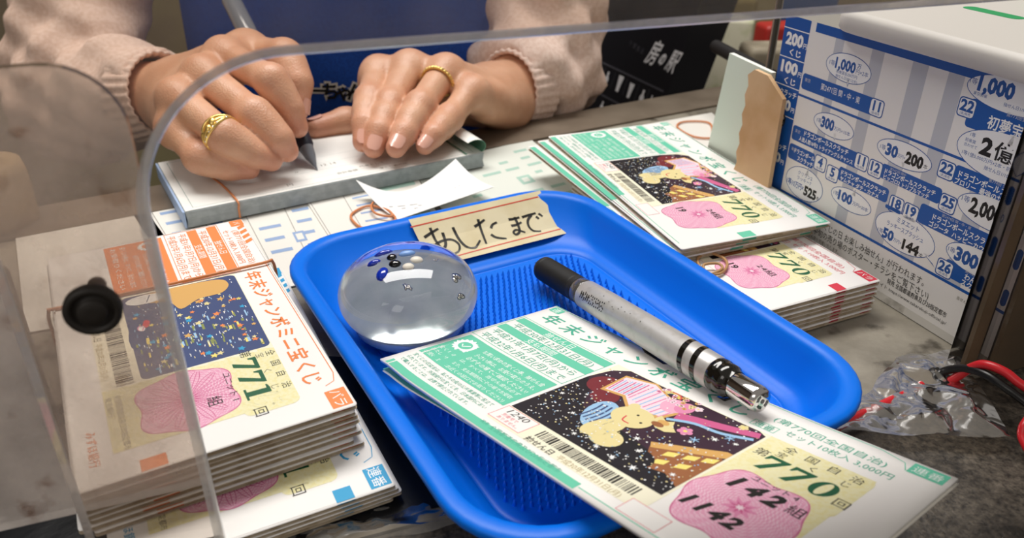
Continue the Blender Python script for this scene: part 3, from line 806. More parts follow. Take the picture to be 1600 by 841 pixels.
def design_771(pr, ink='orange', inkt='orange_text', kind='バラ', full=True):
    for i in range(5):
        pr.poly([(1+i*5.6, 1.0), (4.2+i*5.6, 1.0), (6.6+i*5.6, 4.6), (3.4+i*5.6, 4.6)], ink, 1)
    pr.rrect(.6, .6, 7.4, 7.0, .5, ink, 1.5); pr.text(kind[0], 4.0, 3.8, 3.4, 'white_ink', 2, al='c')
    for i, ch in enumerate('年末ジャンボミニ宝くじ'):
        pr.text(ch, 62+i*8.8, 9.4, 7.6, inkt, 2, al='c', bold=.016)
    pr.line([(52, 1.6), (150, 1.6), (155, 3.0), (156.6, 6.6)], .35, ink, 1)
    pr.text('(第771回全国自治)', 12, 6.4, 3.4, inkt, 2, w=38); pr.text('セット10枚入 3,000円', 10, 10.6, 3.2, inkt, 2, w=38)
    pr.frame(1, 13.2, 54.6, 38.6, .3, ink, 1)
    pr.rect(2, 14.0, 54, 18.6, ink, 1); pr.text('抽せん日', 27, 16.3, 3.6, 'white_ink', 2, al='c')
    pr.text('平成30年12月31日(月)', 5, 21.0, 4.0, inkt, 2, w=46)
    pr.rect(2, 23.4, 54, 28.0, ink, 1); pr.text('支払期間', 27, 25.7, 3.6, 'white_ink', 2, al='c')
    pr.text('平成31年1月7日(月)から', 4, 30.6, 4.0, inkt, 2, w=48); pr.text('平成32年1月6日(月)まで', 4, 35.6, 4.0, inkt, 2, w=48)
    pr.rect(2.6, 40.0, 54, 66, ink, 1); pr.star(9.3, 47, 5.0, 'white_ink', 2, 16, .82); pr.ell(9.3, 47, 2.6, 2.6, ink, 3)
    for i, t in enumerate(('お買い求めの宝くじ券、抽せん金', '小さい券は、お受け取りのうえ、', '必ずその場でご確認ください!', '宝くじの券は、すべて、当せん金は', 'お受取りください')): pr.text(t, 17 if i < 3 else 5, 44.6+i*4.4, 2.7, 'white_ink', 2, w=34 if i < 3 else 44)
    pr.rect(56, 16.6, 123, 78, 'cream', .6)
    rnd = random.Random(11)
    u0, v0, u1, v1 = 57.0, 17.0, 121.0, 64.5
    pr.rrect(u0, v0, u1, v1, 2.5, 'navy_ink', 1)
    pr.poly(smoothpath([(u0+30, v0+1), (u0+40, v0+8), (u0+38, v0+20), (u0+46, v0+30), (u0+44, v1-1), (u0+26, v1-1), (u0+22, v0+34), (u0+28, v0+20), (u0+24, v0+8)], 4, True), 'navy_ink', 2)
    for k in range(60):
        u, v = rnd.uniform(u0+30, u1-5), rnd.uniform(v0+1, v1-2)
        pr.rect(u, v, u+rnd.uniform(2, 5), v+rnd.uniform(.5, 1.1), rnd.choice(['olive_ink', 'olive_ink', 'lamp_ink', 'sky_ink']), 3)
    for k in range(230):
        u, v = rnd.uniform(u0+2, u1-4), rnd.uniform(v0+1, v1-2)
        pr.line([(u, v), (u+rnd.uniform(.6, 2.2), v+rnd.uniform(-.3, .3))], .3, rnd.choice(['white_ink', 'sky_ink', 'white_ink', 'bear_ink']), 5)
    for k in range(60):
        pr.star(rnd.uniform(u0+14, u1-3), rnd.uniform(v0+2, v1-3), rnd.uniform(.8, 1.9), rnd.choice(['lamp_ink', 'tan_ink', 'orange', 'blue_ink', 'bear_ink']), 6, 5, .5)
    pr.poly(smoothpath([(u0+1, v0+10), (u0+7, v0+4), (u0+14, v0+8), (u0+15, v0+18), (u0+20, v0+26), (u0+12, v0+30), (u0+7, v0+42), (u0+1, v0+40)], 5, True), 'tan_ink', 7)
    pr.ell(u0+5, v0+38, 4.0, 8, 'white_ink', 8); pr.line([(u0+2, v0+36), (u0+8, v0+38)], .4, 'navy_ink', 9)
    for k in range(4): pr.ell(u0+26+rnd.uniform(-3, 3), v0+41+rnd.uniform(-2, 3), 2.2, 1.3, rnd.choice(['red', 'white_ink', 'pink_mid']), 8, 12)
    barcode(pr, 75.3, 67.0, 122.8, 73.0, 2, 8)
    pr.text('抽せん日', 74.5, 76, 3.0, 'grey_ink', 2); pr.text('平成30年12月31日(月)', 89, 76, 2.8, 'gold_ink', 2, w=26)
    pr.rect(121.0, 16.6, 158, 78, 'yellow', .6); pr.rrect(150, 16.6, 160.6, 36, 3, 'yellow', .6)
    for i, ch in enumerate('全国自治'): pr.text(ch, 126+i*7.6, 18.6, 3.6, 'black_ink', 2, al='c')
    for i, (ch, du) in enumerate((('宝', 0), ('く', 11), ('じ', 22))): pr.text(ch, 126+du, 22.6, 3.2, 'grey_ink', 2, al='c')
    pr.text('第', 122.4, 27.4, 4.4, 'black_ink', 2, al='c')
    for i, d in enumerate('771'): pr.digit(d, 125.6+i*9.4, 24.4, 8.2, 9.0, 'green_ink', 2, .05)
    pr.text('回', 159.6, 30.6, 5.0, 'black_ink', 2, al='c')
    rosette(pr, 122, 34.4, 158.5, 69, 2, True)
    pr.text('ユニット 1', 131, 36.6, 3.0, 'black_ink', 8, w=18); pr.text('組', 146, 43.4, 5.4, 'black_ink', 8, al='c')
    pr.rrect(160.0, 1.0, 170.6, 8.4, .3, ink, 1); pr.text(kind, 165.3, 4.7, 4.8, 'white_ink', 2, al='c')
    pr.text('全国都道府県及び20指定都市', 126, 73.4, 2.4, 'grey_ink', 3, w=32); pr.text('発売銀行', 126, 76.4, 2.2, 'grey_ink', 3, w=12); pr.text('みずほ銀行', 143, 83.6, 3.4, inkt, 3, w=19)

EL, EW = 0.166, 0.086
for n_, c_ in (('red', '#b02436'), ('orange', '#b5602c'), ('blue_ink', '#2a7fae'), ('teal', '#4ea588')): mat(n_+'_dark', c_, 0.7)  # darker copies of the mark inks, shade of the recessed ends in the colour
def pack(name, label, cat, group, loc, rz, t, design=None, mark=None, mark_v=(.60, .74), sag=0.0, tilt=(0, 0), seed=0, EW=EW):
    """a filled ticket envelope; origin at its top-left corner (as one reads it), on its top face"""
    rnd = random.Random(seed)
    ku, kv = EL/0.172, EW/0.090
    ph = rnd.uniform(0, 6)
    def S(p):       # gentle unevenness of the paper
        x, y, z = p
        z2 = z+0.00035*math.sin(x*38+ph)*math.sin(-y*30+ph)-0.0005*max(0, x/EL-.9)/.1*0 + sag*(x/EL)**2
        return (x, y, z2)
    mb = MB()
    hx, hy = EL/2, EW/2
    rings = []
    for ins, z in ((.0010, -t), (.0002, -t+.00012), (0.0, -t+.0003), (0.0009, -t+.00042), (.0009, -.00046), (0, -.00032), (.0001, -.00012), (.0008, 0)):
        rings.append(rr_ring(hx-ins, hy-ins, .0012, z, 2, hx, -hy))
    mb.loft(rings[:3], 'paper', True, False); mb.loft(rings[2:6], 'paper_edge_shaded', False, False, False); mb.loft(rings[5:], 'paper', False, False)
    nx, ny = 16, 8
    V = [((.0008+(EL-.0016)*i/nx), -(.0008+(EW-.0016)*j/ny), 0) for j in range(ny+1) for i in range(nx+1)]
    mb.add(V, [(j*(nx+1)+i, (j+1)*(nx+1)+i, (j+1)*(nx+1)+i+1, j*(nx+1)+i+1) for j in range(ny) for i in range(nx)], 'paper', True)
    T = lambda u, v, k: (u*0.001*ku, -v*0.001*kv, 0.00005+0.000014*k)
    pr = Print(mb, T, sub=6.0)
    if design: design(pr)
    if mark:
        v0, v1 = mark_v[0]*90, mark_v[1]*90
        pr.rect(165.2, v0, 171.4, v1, mark, 1)
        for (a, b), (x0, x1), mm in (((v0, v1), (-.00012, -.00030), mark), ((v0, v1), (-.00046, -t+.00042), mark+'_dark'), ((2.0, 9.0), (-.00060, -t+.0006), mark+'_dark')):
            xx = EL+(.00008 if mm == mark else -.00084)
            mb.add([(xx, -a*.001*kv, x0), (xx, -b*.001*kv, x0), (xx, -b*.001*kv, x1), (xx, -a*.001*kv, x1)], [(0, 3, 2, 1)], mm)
    o = mb.build(name, None, S)
    o.location = loc; o.rotation_euler = (tilt[0], tilt[1], rz)
    return tag(o, label, cat, group)

def stack(base_loc, rz, n, t, z_top, name, lab, grp, top_design, mark, mark_v, jit, seed, dirt=None, EW=EW):
    """n envelopes, topmost first"""
    rnd = random.Random(seed)
    for i in range(n):
        a = rz+(rnd.uniform(-1, 1)*jit[1] if i else 0)
        dx, dy = (rnd.uniform(-1, 1)*jit[0], rnd.uniform(-1, 1)*jit[0]) if i else (0, 0)
        if dirt and i: dx += dirt[0]*i/n; dy += dirt[1]*i/n
        lb = lab[0] if i == 0 else lab[1] % (ORD[i] if i < n-1 else 'bottommost')
        pack(name, lb, 'ticket envelope', grp, (base_loc[0]+dx, base_loc[1]+dy, z_top-i*t), a, t*.88, top_design if i == 0 else None, mark, mark_v, 0, (0, 0), seed*31+i, EW)

# left: orange stack lying on the blue stack
bz = math.radians(-62.6); bdir = np.array([math.cos(bz), math.sin(bz)])
btl = np.array([-0.0373, 0.1966])-EL*bdir
stack(btl, bz, 4, 0.0021, 0.0100, 'lottery_ticket_envelope', ('blue and white lottery ticket envelope printed 連番, topmost of the lower left stack', 'white envelope with blue edge mark, %s of the lower left stack'),
      'blue marked envelopes in the lower left stack', lambda pr: design_771(pr, 'blue_ink', 'blue_ink', '連番'), 'blue_ink', (.16, .23), (.0012, .008), 5)
stack((-0.1338, 0.3589), math.radians(-60.3), 8, 0.00232, 0.0287, 'lottery_ticket_envelope', ('orange and white lottery ticket envelope printed 771, topmost of the upper left stack', 'white envelope with orange edge mark, %s of the upper left stack'),
      'orange marked envelopes in the left stack', design_771, 'orange', (.70, .79), (.0014, .012), 9)
# right: red stack with the fanned green envelopes on top
stack((0.1013, 0.4728), math.radians(-65.55), 7, 0.00250, 0.0180, 'lottery_ticket_envelope', ('red and white lottery ticket envelope, topmost of the red stack under the green ones', 'white envelope with red edge mark, %s of the right stack'),
      'red marked envelopes in the right stack', lambda pr: design_770(pr, 'red', 'red_text', 'バラ', full=False, numbers=False, small='red_text'), 'red', (.28, .355), (.0006, .004), 13, None, 0.073)
d770 = lambda pr: design_770(pr, full=True, numbers=False)
fan = [((0.1027, 0.5206, 0.0268), -69.7, 'green and white lottery ticket envelope printed 770, topmost of the right-hand fan'),
       ((0.0950, 0.5215, 0.0241), -68.0, 'green edged lottery ticket envelope, middle one of the right-hand fan'),
       ((0.0880, 0.5200, 0.0214), -66.6, 'green edged lottery ticket envelope, lowest of the right-hand fan, on the red stack')]
for i, (l, a, lb) in enumerate(fan):
    pack('lottery_ticket_envelope', lb, 'ticket envelope', 'green envelopes fanned on the right stack', l, math.radians(a), 0.0024, d770 if i == 0 else (lambda pr: design_770(pr, full=False, numbers=False)), 'teal', (.51, .60), 0, (0, 0), 70+i)

# the envelope in the tray: a bent top sheet over a back sheet that gapes at its left end
tTL, tBL, tTR = np.array(at_z(870, 478, 0.0110)), np.array(at_z(603, 570, 0.0215)), np.array(at_z(1497, 748, 0.0330))
tU = (tTR-tTL)/np.linalg.norm(tTR-tTL); tV = (tBL-tTL); tV -= tU*np.dot(tU, tV); TWm = np.linalg.norm(tBL-tTL); tV /= np.linalg.norm(tV); tN = np.cross(tV, tU)
if tN[2] < 0: tN = -tN
TLm = np.linalg.norm(tTR-tTL)
def ticket_T(off):
    def T(u, v, k):
        a, b = u/172.0, v/90.0
        z = 0.00005+0.000012*k-0.0022*math.sin(math.pi*min(1, a*1.0))*(.4+.6*(1-b))+0.0012*math.exp(-((a-.02)/.05)**2)*b
        return tuple(tTL+tU*(a*TLm)+tV*(b*TWm)+tN*(z+off(a, b)))
    return T
te = empty('lottery_ticket_envelope', tuple(tTL), label='green and white lottery ticket envelope printed 770 leaning across the blue tray', cat='ticket envelope')
def grid_sheet(mb, T, th, m, nx=36, ny=18, u1=172.0, v1=90.0):
    top = [T(u1*i/nx, v1*j/ny, 0) for j in range(ny+1) for i in range(nx+1)]
    bot = [tuple(np.array(p)-tN*th) for p in top]
    F = [(j*(nx+1)+i, (j+1)*(nx+1)+i, (j+1)*(nx+1)+i+1, j*(nx+1)+i+1) for j in range(ny) for i in range(nx)]
    n = len(top)
    edge = [i for i in range(nx+1)]+[(j*(nx+1)+nx) for j in range(1, ny+1)]+[(ny*(nx+1)+i) for i in range(nx-1, -1, -1)]+[(j*(nx+1)) for j in range(ny-1, 0, -1)]
    mb.add(top+bot, F+[tuple(n+q for q in f[::-1]) for f in F]+[(edge[i], edge[(i+1) % len(edge)], n+edge[(i+1) % len(edge)], n+edge[i]) for i in range(len(edge))], m, True)
mb = MB(); T0 = ticket_T(lambda a, b: 0); grid_sheet(mb, lambda u, v, k: T0(u, v, -4), .0012, 'paper')
pr = Print(mb, T0, sub=5.0); design_770(pr)
mb.build('front_sheet', te, lambda p: np.array(p)-tTL)
T1 = ticket_T(lambda a, b: -0.0016-0.0028*math.exp(-(a/.22)**2)*(.15+b*.85))
mb = MB(); grid_sheet(mb, lambda u, v, k: T1(u+0.5+1.2*math.exp(-(u/40)**2), v*.985+1.6*math.exp(-(u/60)**2), k), .0003, 'paper_warm')
pr = Print(mb, lambda u, v, k: T1(u+0.5, v*.985+1.2, k+4), sub=4.0); pr.rect(0, 84.5, 100, 89.6, 'teal', 1)
mb.build('back_sheet', te, lambda p: np.array(p)-tTL)

# ================================================================== silver pen in the tray
mat('pen_silver', '#c4c2c0', 0.34, metal=0.35, noise=(220, '#b3b0ac', 0.5, 0.75)); mat('pen_black', '#1d1c1b', 0.55, bump=(300, 0.05)); mat('pen_gloss', '#15130f', 0.12, coat=0.5)
mat('chrome', '#dcd9d6', 0.06, metal=1.0); mat('clear_smoke', '#9a958e', 0.08, trans=0.75, ior=1.4)
p0 = np.array(at_z(836, 411, 0.0138)); p1 = np.array(at_z(1192, 628, 0.0318))
PLn = np.linalg.norm(p1-p0); pz = (p1-p0)/PLn
px_ = np.cross(pz, [0, 0, 1]); px_ /= np.linalg.norm(px_); py_ = np.cross(pz, px_)
PR_ = np.array([px_, py_, pz]).T
pen = empty('ballpoint_pen', tuple(p0), label='silver click pen with black grip lying across the tray and its envelope', cat='pen')
Lp = PLn; k_ = Lp/0.145
def lp(prof): return [(r, h*Lp) for r, h in prof]
mb = MB(); mb.lathe(lp([(.0004, 0), (.0008, .006), (.0026, .026), (.0040, .050), (.0040, .056)]), 'chrome', 24, PR_); mb.build('tip', pen)
mb = MB()
gp = [(.0040, .050), (.0054, .052), (.0059, .058), (.0060, .066)]
for i in range(26):
    h = .07+i*.0065; gp += [(.0060, h), (.00575, h+.0032)]
gp += [(.0060, .245), (.0060, .262)]
mb.lathe(lp(gp), 'pen_black', 28, PR_); mb.build('rubber_grip', pen)
mb = MB(); mb.lathe(lp([(.0057, .262), (.0060, .264), (.0059, .278), (.0061, .282), (.0061, .292), (.0058, .296)]), 'clear_smoke', 28, PR_); mb.build('clear_ring', pen)
mb = MB(); mb.lathe(lp([(.0058, .294), (.00635, .298), (.0066, .40), (.0066, .74), (.0064, .845), (.0060, .852)]), 'pen_silver', 36, PR_); bar = mb.build('barrel', pen)
# print on the barrel, facing up and to the viewer
def barrel_T(a0, rad):
    def T(u, v, k):
        a = a0+v*0.001/rad
        return tuple(PR_ @ np.array([(rad+.00004)*math.cos(a), (rad+.00004)*math.sin(a), u*0.001]))
    return T
vdir = PR_.T @ ((CPOS-(p0+p1)/2)/np.linalg.norm(CPOS-(p0+p1)/2)); a_view = math.atan2(vdir[1], vdir[0])
mb = MB(); pr = Print(mb, barrel_T(a_view, .00672), None)
sgn = 1
rnd = random.Random(4)
for i in range(13):
    u = Lp*1000*.325+i*1.35
    hgt = rnd.uniform(1.4, 2.2)
    pr.line([(u, -hgt+1.2), (u+.1, hgt+1.2)], .5, 'marker', 1); pr.line([(u, 1.2+rnd.uniform(-1, 1)), (u+1.0, 1.2+rnd.uniform(-1, 1))], .4, 'marker', 1)
for i in range(9):
    u = Lp*1000*rnd.uniform(.40, .62); v = rnd.uniform(-3.5, -.5); pr.ell(u, v, .25, .18, 'marker', 1, 6)
mb.build('printed_name', pen)
for q, w_ in ((.752, .017), (.797, .017)):
    mb = MB(); n = 40; R2 = .00672
    A = np.linspace(-1.9, 1.5, n)
    r0 = []; r1 = []
    for a in A:
        sh = .020*Lp*math.sin((a)/1.2); taper = .2+.8*max(0, 1-(a/1.9)**2)
        for lst, dh in ((r0, 0), (r1, w_*Lp*taper)):
            lst.append(PR_ @ np.array([R2*math.cos(a+a_view), R2*math.sin(a+a_view), q*Lp+sh*.5+dh]))
    mb.add(r0+r1, [(i, i+1, n+i+1, n+i) for i in range(n-1)], 'pen_gloss', True); mb.build('black_band', pen)
mb = MB(); mb.lathe(lp([(.0060, .850), (.0063, .853), (.0064, .868), (.0060, .872), (.0062, .878), (.0062, .895), (.0057, .900), (.0052, .906), (.0050, .915)]), 'pen_gloss', 32, PR_); mb.build('clip_ring', pen)
mb = MB(); mb.lathe(lp([(.0047, .912), (.0048, .916), (.0047, .985), (.0042, .996), (.0030, .999), (.0001, .999)]), 'chrome', 32, PR_)
for i in range(4):
    a0 = i*math.pi/2+.4
    A = np.linspace(a0, a0+1.0, 6)
    ri, ro = .0018, .0029
    mb.add([PR_ @ np.array([r*math.cos(a), r*math.sin(a), .9995*Lp+.00004]) for r in (ri, ro) for a in A], [(j, j+1, 7+j, 6+j) for j in range(5)], 'pen_gloss')
mb.add([PR_ @ np.array([.0009*math.cos(a), .0009*math.sin(a), .9995*Lp+.00004]) for a in np.linspace(0, 6.283, 10, endpoint=False)], [tuple(range(10))], 'pen_gloss')
mb.build('push_button', pen)
# clip: on the far side of the barrel
mb = MB(); ca = a_view+2.2
prof_ = []
for h, r in ((.90, .0066), (.86, .0082), (.70, .0086), (.60, .0080), (.585, .0068)):
    c = np.array([r*math.cos(ca), r*math.sin(ca), h*Lp]); t_ = np.array([-math.sin(ca), math.cos(ca), 0]); n_ = np.array([math.cos(ca), math.sin(ca), 0])
    prof_.append([PR_ @ (c+t_*a+n_*b) for a, b in ((-.002, -.0004), (.002, -.0004), (.002, .0004), (-.002, .0004))])
mb.loft(prof_, 'pen_gloss', smooth=False); mb.build('pocket_clip', pen)

# ================================================================== schedule board on the right
BA = math.radians(23.6)
B0 = np.array([0.1779, 0.3373, 0]); BD = np.array([math.sin(BA), -math.cos(BA), 0]); BN = np.array([-BD[1], BD[0], 0])    # BN: away from the viewer's side
if BN[0] < 0: BN = -BN
def board_T(u, v, k):       # u along the board in mm, v height in mm
    return tuple(B0+BD*u*0.001+np.array([0, 0, v*0.001])-BN*(0.0005+0.000015*k))
mat('stand_grey', '#8c8880', 0.6)
bd = empty('display_stand', tuple(B0), label='upright box stand at the right edge carrying the blue lottery schedule sheet', cat='stand')
def bx(mb, u0, u1, d0, d1, z0, z1, m):
    P = [B0+BD*u+BN*d for u, d in ((u0, d0), (u1, d0), (u1, d1), (u0, d1))]
    prism(mb, [p[:2] for p in P], z0, z1, m)
mb = MB(); bx(mb, -0.0945, 0.0620, 0.0006, 0.085, 0.0003, 0.1160, 'stand_grey'); mb.build('box_body', bd, lambda p: np.array(p)-B0)
mb = MB()
class BPrint(Print):
    def text(s, t, u, v, h, m, k=2, **kw):
        # board heights grow upwards: flip
        T = s.T; s.T = lambda a, b, kk: T(a, 2*v-b, kk)
        Print.text(s, t, u, v, h, m, k, **kw); s.T = T
pr = BPrint(mb, board_T, None)
pr.rect(-94.8, 0.4, 61.5, 117, 'cal_paper', 0)
for a, b in ((-58.4, -52.8), (-35.3, -28), (-12, -3.6), (6.6, 14.5), (31, 40)): pr.rect(a, 26.5, b, 113.5, 'cal_stripe', 1)
pr.rect(-94.8, 26.0, -76.3, 117, 'cal_blue', 2)
for v in (110.7, 96.2, 81.9, 66.5): pr.rect(-94.8, v-.25, -76.3, v+.25, 'white_ink', 3)
W_ = 'white_ink'
pr.text('200', -92.2, 105.9, 5.8, W_, 4, w=12.8, bold=.05); pr.text('円', -79.0, 104.2, 2.8, W_, 4, bold=.02)
pr.text('くじ', -88.0, 99.4, 3.6, W_, 4, w=8.4, bold=.03)
pr.text('100', -92.4, 91.6, 5.8, W_, 4, w=12.6, bold=.05); pr.text('円', -79.2, 89.8, 2.8, W_, 4, bold=.02)
pr.text('くじ', -88.4, 84.8, 3.6, W_, 4, w=8.6, bold=.03)
pr.text('スクラッチ', -93.6, 78.4, 3.6, W_, 4, w=16.2, bold=.02)
pr.text('300', -93.2, 72.4, 5.4, W_, 4, w=13.0, bold=.05); pr.text('円', -79.6, 70.9, 2.7, W_, 4, bold=.02)
pr.ell(-85.6, 63.8, 3.4, 4.0, 'black_ink', 4); pr.text('ワクを', -85.6, 65.2, 1.7, W_, 5, al='c'); pr.text('開くじ', -85.6, 62.6, 1.7, W_, 5, al='c')
pr.text('スクラッチ', -93.4, 49.8, 3.6, W_, 4, w=15.6, bold=.02); pr.text('200', -93.4, 43.4, 5.2, W_, 4, w=12.6, bold=.05); pr.text('円', -80.4, 41.8, 2.7, W_, 4, bold=.02)
def bline(v, w_=1.1, u0=-76.3): pr.rect(u0, v-w_/2, 61.5, v+w_/2, 'cal_blue', 2)
bline(80.1, 1.2); bline(26.6, 1.4); pr.rect(-72.5, 112.6, 61.5, 117, 'cal_blue', 2)
def band(u0, v0, u1, v1): pr.rrect(u0, v0, u1, v1, 1.6, 'cal_blue', 2)
def day(n, u, v, s='(金)'):
    pr.rrect(u-4.2, v-4.1, u+4.2, v+4.1, 1.6, 'cal_text', 3); pr.rrect(u-3.7, v-3.6, u+3.7, v+3.6, 1.3, 'cal_pale', 4)
    pr.text(n, u, v+.9, 4.6, 'cal_text', 5, al='c', bold=.04); pr.text(s+'発売', u, v-2.5, 1.3, 'cal_text', 5, al='c')
def bubble(u, v, a, b, tail=None):
    if tail: pr.poly([(u+tail[0]-1.4, v+tail[1]*.5), (u+tail[0]+1.4, v+tail[1]*.5), (u+tail[0]+tail[2], v+tail[1])], 'cal_text', 3)
    pr.ell(u, v, a+.35, b+.35, 'cal_text', 3, 36)
    if tail: pr.poly([(u+tail[0]-1.1, v+tail[1]*.5), (u+tail[0]+1.1, v+tail[1]*.5), (u+tail[0]+tail[2], v+tail[1]*.92)], 'cal_pale', 4)
    pr.ell(u, v, a, b, 'cal_pale', 4, 36)
CT, BK = 'cal_text', 'black_ink'
# row of 100 yen
bubble(-47.2, 100.6, 14.2, 6.4, (1.5, -8.4, .4))
pr.text('1等', -59.4, 101.0, 2.6, CT, 5); pr.text('1,000', -55.6, 101.8, 5.0, CT, 5, w=13, bold=.04); pr.text('万', -41.8, 103.2, 2.4, CT, 5, bold=.02); pr.text('円×2本', -42, 100.6, 2.4, CT, 5, w=7.6)
pr.text('前後賞各250万円', -54, 97.9, 1.7, CT, 5, w=13.4); pr.text('抽せん日12/12(水)', -54, 95.8, 1.7, CT, 5, w=14)
band(-75.4, 83.6, -27, 91.6); pr.text('東京', -73.6, 88.6, 2.0, 'cal_stripe', 4); pr.text('第2471回 関・中・東', -62, 88.2, 3.4, W_, 4, w=26)
day('11', -25.6, 87.7)
# row 300 yen scratch
bubble(-48.8, 71.6, 13.4, 5.4, (2.2, -6.6, .3)); pr.text('1等', -60.2, 71.6, 2.4, CT, 5); pr.text('300', -57.2, 71.8, 5.2, CT, 5, w=9, bold=.05); pr.text('万円×10本', -48.0, 71.0, 2.2, CT, 5, w=10.6)
band(-75.6, 56.4, -29, 64.2); pr.text('東京', -73.8, 61.6, 1.9, 'cal_stripe', 4); pr.text('ドラゴンボールスクラッチ', -67, 62.2, 2.9, W_, 4, w=31, bold=.02); pr.text('人造人間18号2 トライアングルチャンス', -70, 58.6, 2.5, W_, 4, w=38, bold=.02)
day('11', -27.0, 60.6); day('12', -18.2, 60.4)
band(-14.8, 57.6, 19, 64.8); pr.text('第2475回 関中', -10.0, 63.7, 1.4, 'cal_stripe', 4); pr.text('ドラゴンボールスクラッチ', -12.6, 61.6, 2.7, W_, 4, w=28.6, bold=.02); pr.text('ピッコロ2 トリプルマッチ', -12.6, 58.9, 2.3, W_, 4, w=26, bold=.02)
day('25', 23.0, 59.6)
bubble(-4.8, 72.0, 15.2, 5.6, (1.0, -6.4, .3)); pr.text('1等', -18.4, 71.8, 2.4, CT, 5); pr.text('30', -15.0, 71.9, 5.2, CT, 5, w=7, bold=.05); pr.text('万円×', -7.8, 71.0, 2.0, CT, 5, w=4.2); pr.text('200', -3.6, 71.8, 5.2, BK, 5, w=9.8, bold=.05); pr.text('本', 6.6, 71.0, 2.2, BK, 5)
# row 200 yen scratch
band(-75.8, 46.0, -56.6, 54.2); pr.text('東京', -74.0, 51.6, 1.9, 'cal_stripe', 4); pr.text('ドラゴンボール', -71.6, 51.4, 2.7, W_, 4, w=15, bold=.02); pr.text('スクラッチ', -68.6, 48.0, 2.7, W_, 4, w=11.6, bold=.02)
day('4', -52.2, 50.7); day('5', -43.0, 48.6)
band(-39.4, 47.2, -7.4, 54.2); pr.text('ドラゴンボールスクラッチ', -37.6, 51.6, 2.8, W_, 4, w=28.6, bold=.02); pr.text('ヤムチャ ダテ・カナメ', -37.6, 48.6, 2.4, W_, 4, w=25, bold=.02)
day('18', -2.0, 48.6); day('19', 6.6, 48.4)
band(10.6, 46.0, 61, 55.2); pr.text('第2474回 関・中・東', 22, 54.0, 1.5, 'cal_stripe', 4); pr.text('ドラゴンボールスクラッチ', 17.9, 51.4, 3.1, W_, 4, w=32, bold=.02); pr.text('ゴジータ  ハッピーカウント', 17.0, 48.0, 2.7, W_, 4, w=33, bold=.02)
bubble(-60.4, 36.2, 13.6, 8.4, (.6, 10, .6)); pr.text('クリリン2', -66.0, 41.0, 2.4, CT, 5, w=10.6); pr.text('ラッキー7', -66.0, 38.2, 2.2, CT, 5, w=10.6); pr.text('1等10万円×', -73.0, 34.0, 3.6, CT, 5, w=13, bold=.02); pr.text('525', -59.6, 33.4, 5.0, BK, 5, w=9.2, bold=.05); pr.text('本', -50.2, 32.6, 2.2, BK, 5)
bubble(-28.0, 40.0, 13.0, 5.2, (1, 6.4, .4)); pr.text('1等', -39.6, 40.2, 2.4, CT, 5); pr.text('100', -36.4, 40.4, 4.8, CT, 5, w=9.4, bold=.05); pr.text('万円×30本', -26.6, 39.6, 2.2, CT, 5, w=10)
bubble(6.2, 37.4, 16.8, 8.6, (13.5, -7.6, 6)); pr.text('ミヌエット', .6, 42.6, 2.8, CT, 5, w=12.6, bold=.01); pr.text('ラッキースプラッシュ', -4.4, 38.9, 2.7, CT, 5, w=21, bold=.01)
pr.text('1等', -8.4, 33.6, 2.4, CT, 5); pr.text('50', -5.4, 33.6, 4.8, CT, 5, w=6.6, bold=.05); pr.text('万円×', 1.4, 32.6, 2.0, CT, 5, w=4.6); pr.text('144', 6.6, 33.0, 4.8, BK, 5, w=9.4, bold=.05); pr.text('本', 16.4, 32.0, 2.2, BK, 5)
pr.rrect(-7.6, 45.2, 1.6, 47, .8, 'cal_blue', 5)
# right column
bubble(36.0, 110.4, 19.6, 6.6, None); pr.text('1等', 17.0, 112.0, 2.6, CT, 5); pr.text('1,000', 21.0, 112.2, 6.0, CT, 5, w=16, bold=.05); pr.text('東京開催', 20, 107.6, 1.5, CT, 5); pr.text('抽せん日1/9(水)', 34, 106.8, 1.6, CT, 5)
band(20, 93.6, 61, 105.4)
day('22', 19.0, 100.9); pr.text('第773回全国', 36.4, 103.6, 1.8, 'cal_stripe', 4); pr.text('初夢宝くじ', 29.6, 98.6, 5.4, W_, 4, w=26, bold=.03)
bubble(41.0, 86.6, 21.6, 9.6, (0.5, 11.8, .6)); pr.text('1等', 24.0, 91.4, 1.8, CT, 5); pr.text('前後賞', 22.4, 88.8, 1.6, CT, 5); pr.text('合わせて', 22.4, 86.8, 1.5, CT, 5)
pr.text('2', 29.8, 88.8, 6.8, BK, 5, w=5.4, bold=.05); pr.text('億円', 36, 88.8, 7.8, BK, 5, w=17, bold=.03); pr.text('1等1億5,000万円×2本・前後賞各2,500万円', 22.6, 83.4, 1.9, CT, 5, w=37); pr.text('抽せん日1/10(木)', 34, 80.6, 1.9, CT, 5, w=14)
day('22', 18.0, 73.2)
band(21.8, 69.2, 61, 77.4); pr.text('第774回 全国', 37.6, 76.4, 1.6, 'cal_stripe', 4); pr.text('ドラゴンボールスクラッチ', 24.0, 74.0, 3.2, W_, 4, w=34, bold=.02); pr.text('ブロリー  最強のサイヤ人現る', 23.0, 70.8, 2.7, W_, 4, w=36, bold=.02)
bubble(43.6, 63.4, 16.4, 6.6, (2, 7.6, .4)); pr.text('1等', 28.6, 65.2, 2.8, CT, 5); pr.text('2,000', 33.0, 64.0, 6.4, BK, 5, w=14.8, bold=.045); pr.text('万', 48.6, 66.0, 2.8, BK, 5, bold=.02); pr.text('円', 48.8, 62.8, 2.8, BK, 5, bold=.02)
bubble(43.4, 41.4, 14.8, 5.8, (2, 6.6, .4)); pr.text('1等', 29.4, 41.4, 2.6, CT, 5); pr.text('300', 33.0, 41.2, 6.0, CT, 5, w=11.4, bold=.05); pr.text('万', 45.2, 43.4, 2.6, CT, 5, bold=.02); pr.text('円×24本', 45.4, 40.2, 2.6, CT, 5, w=10)
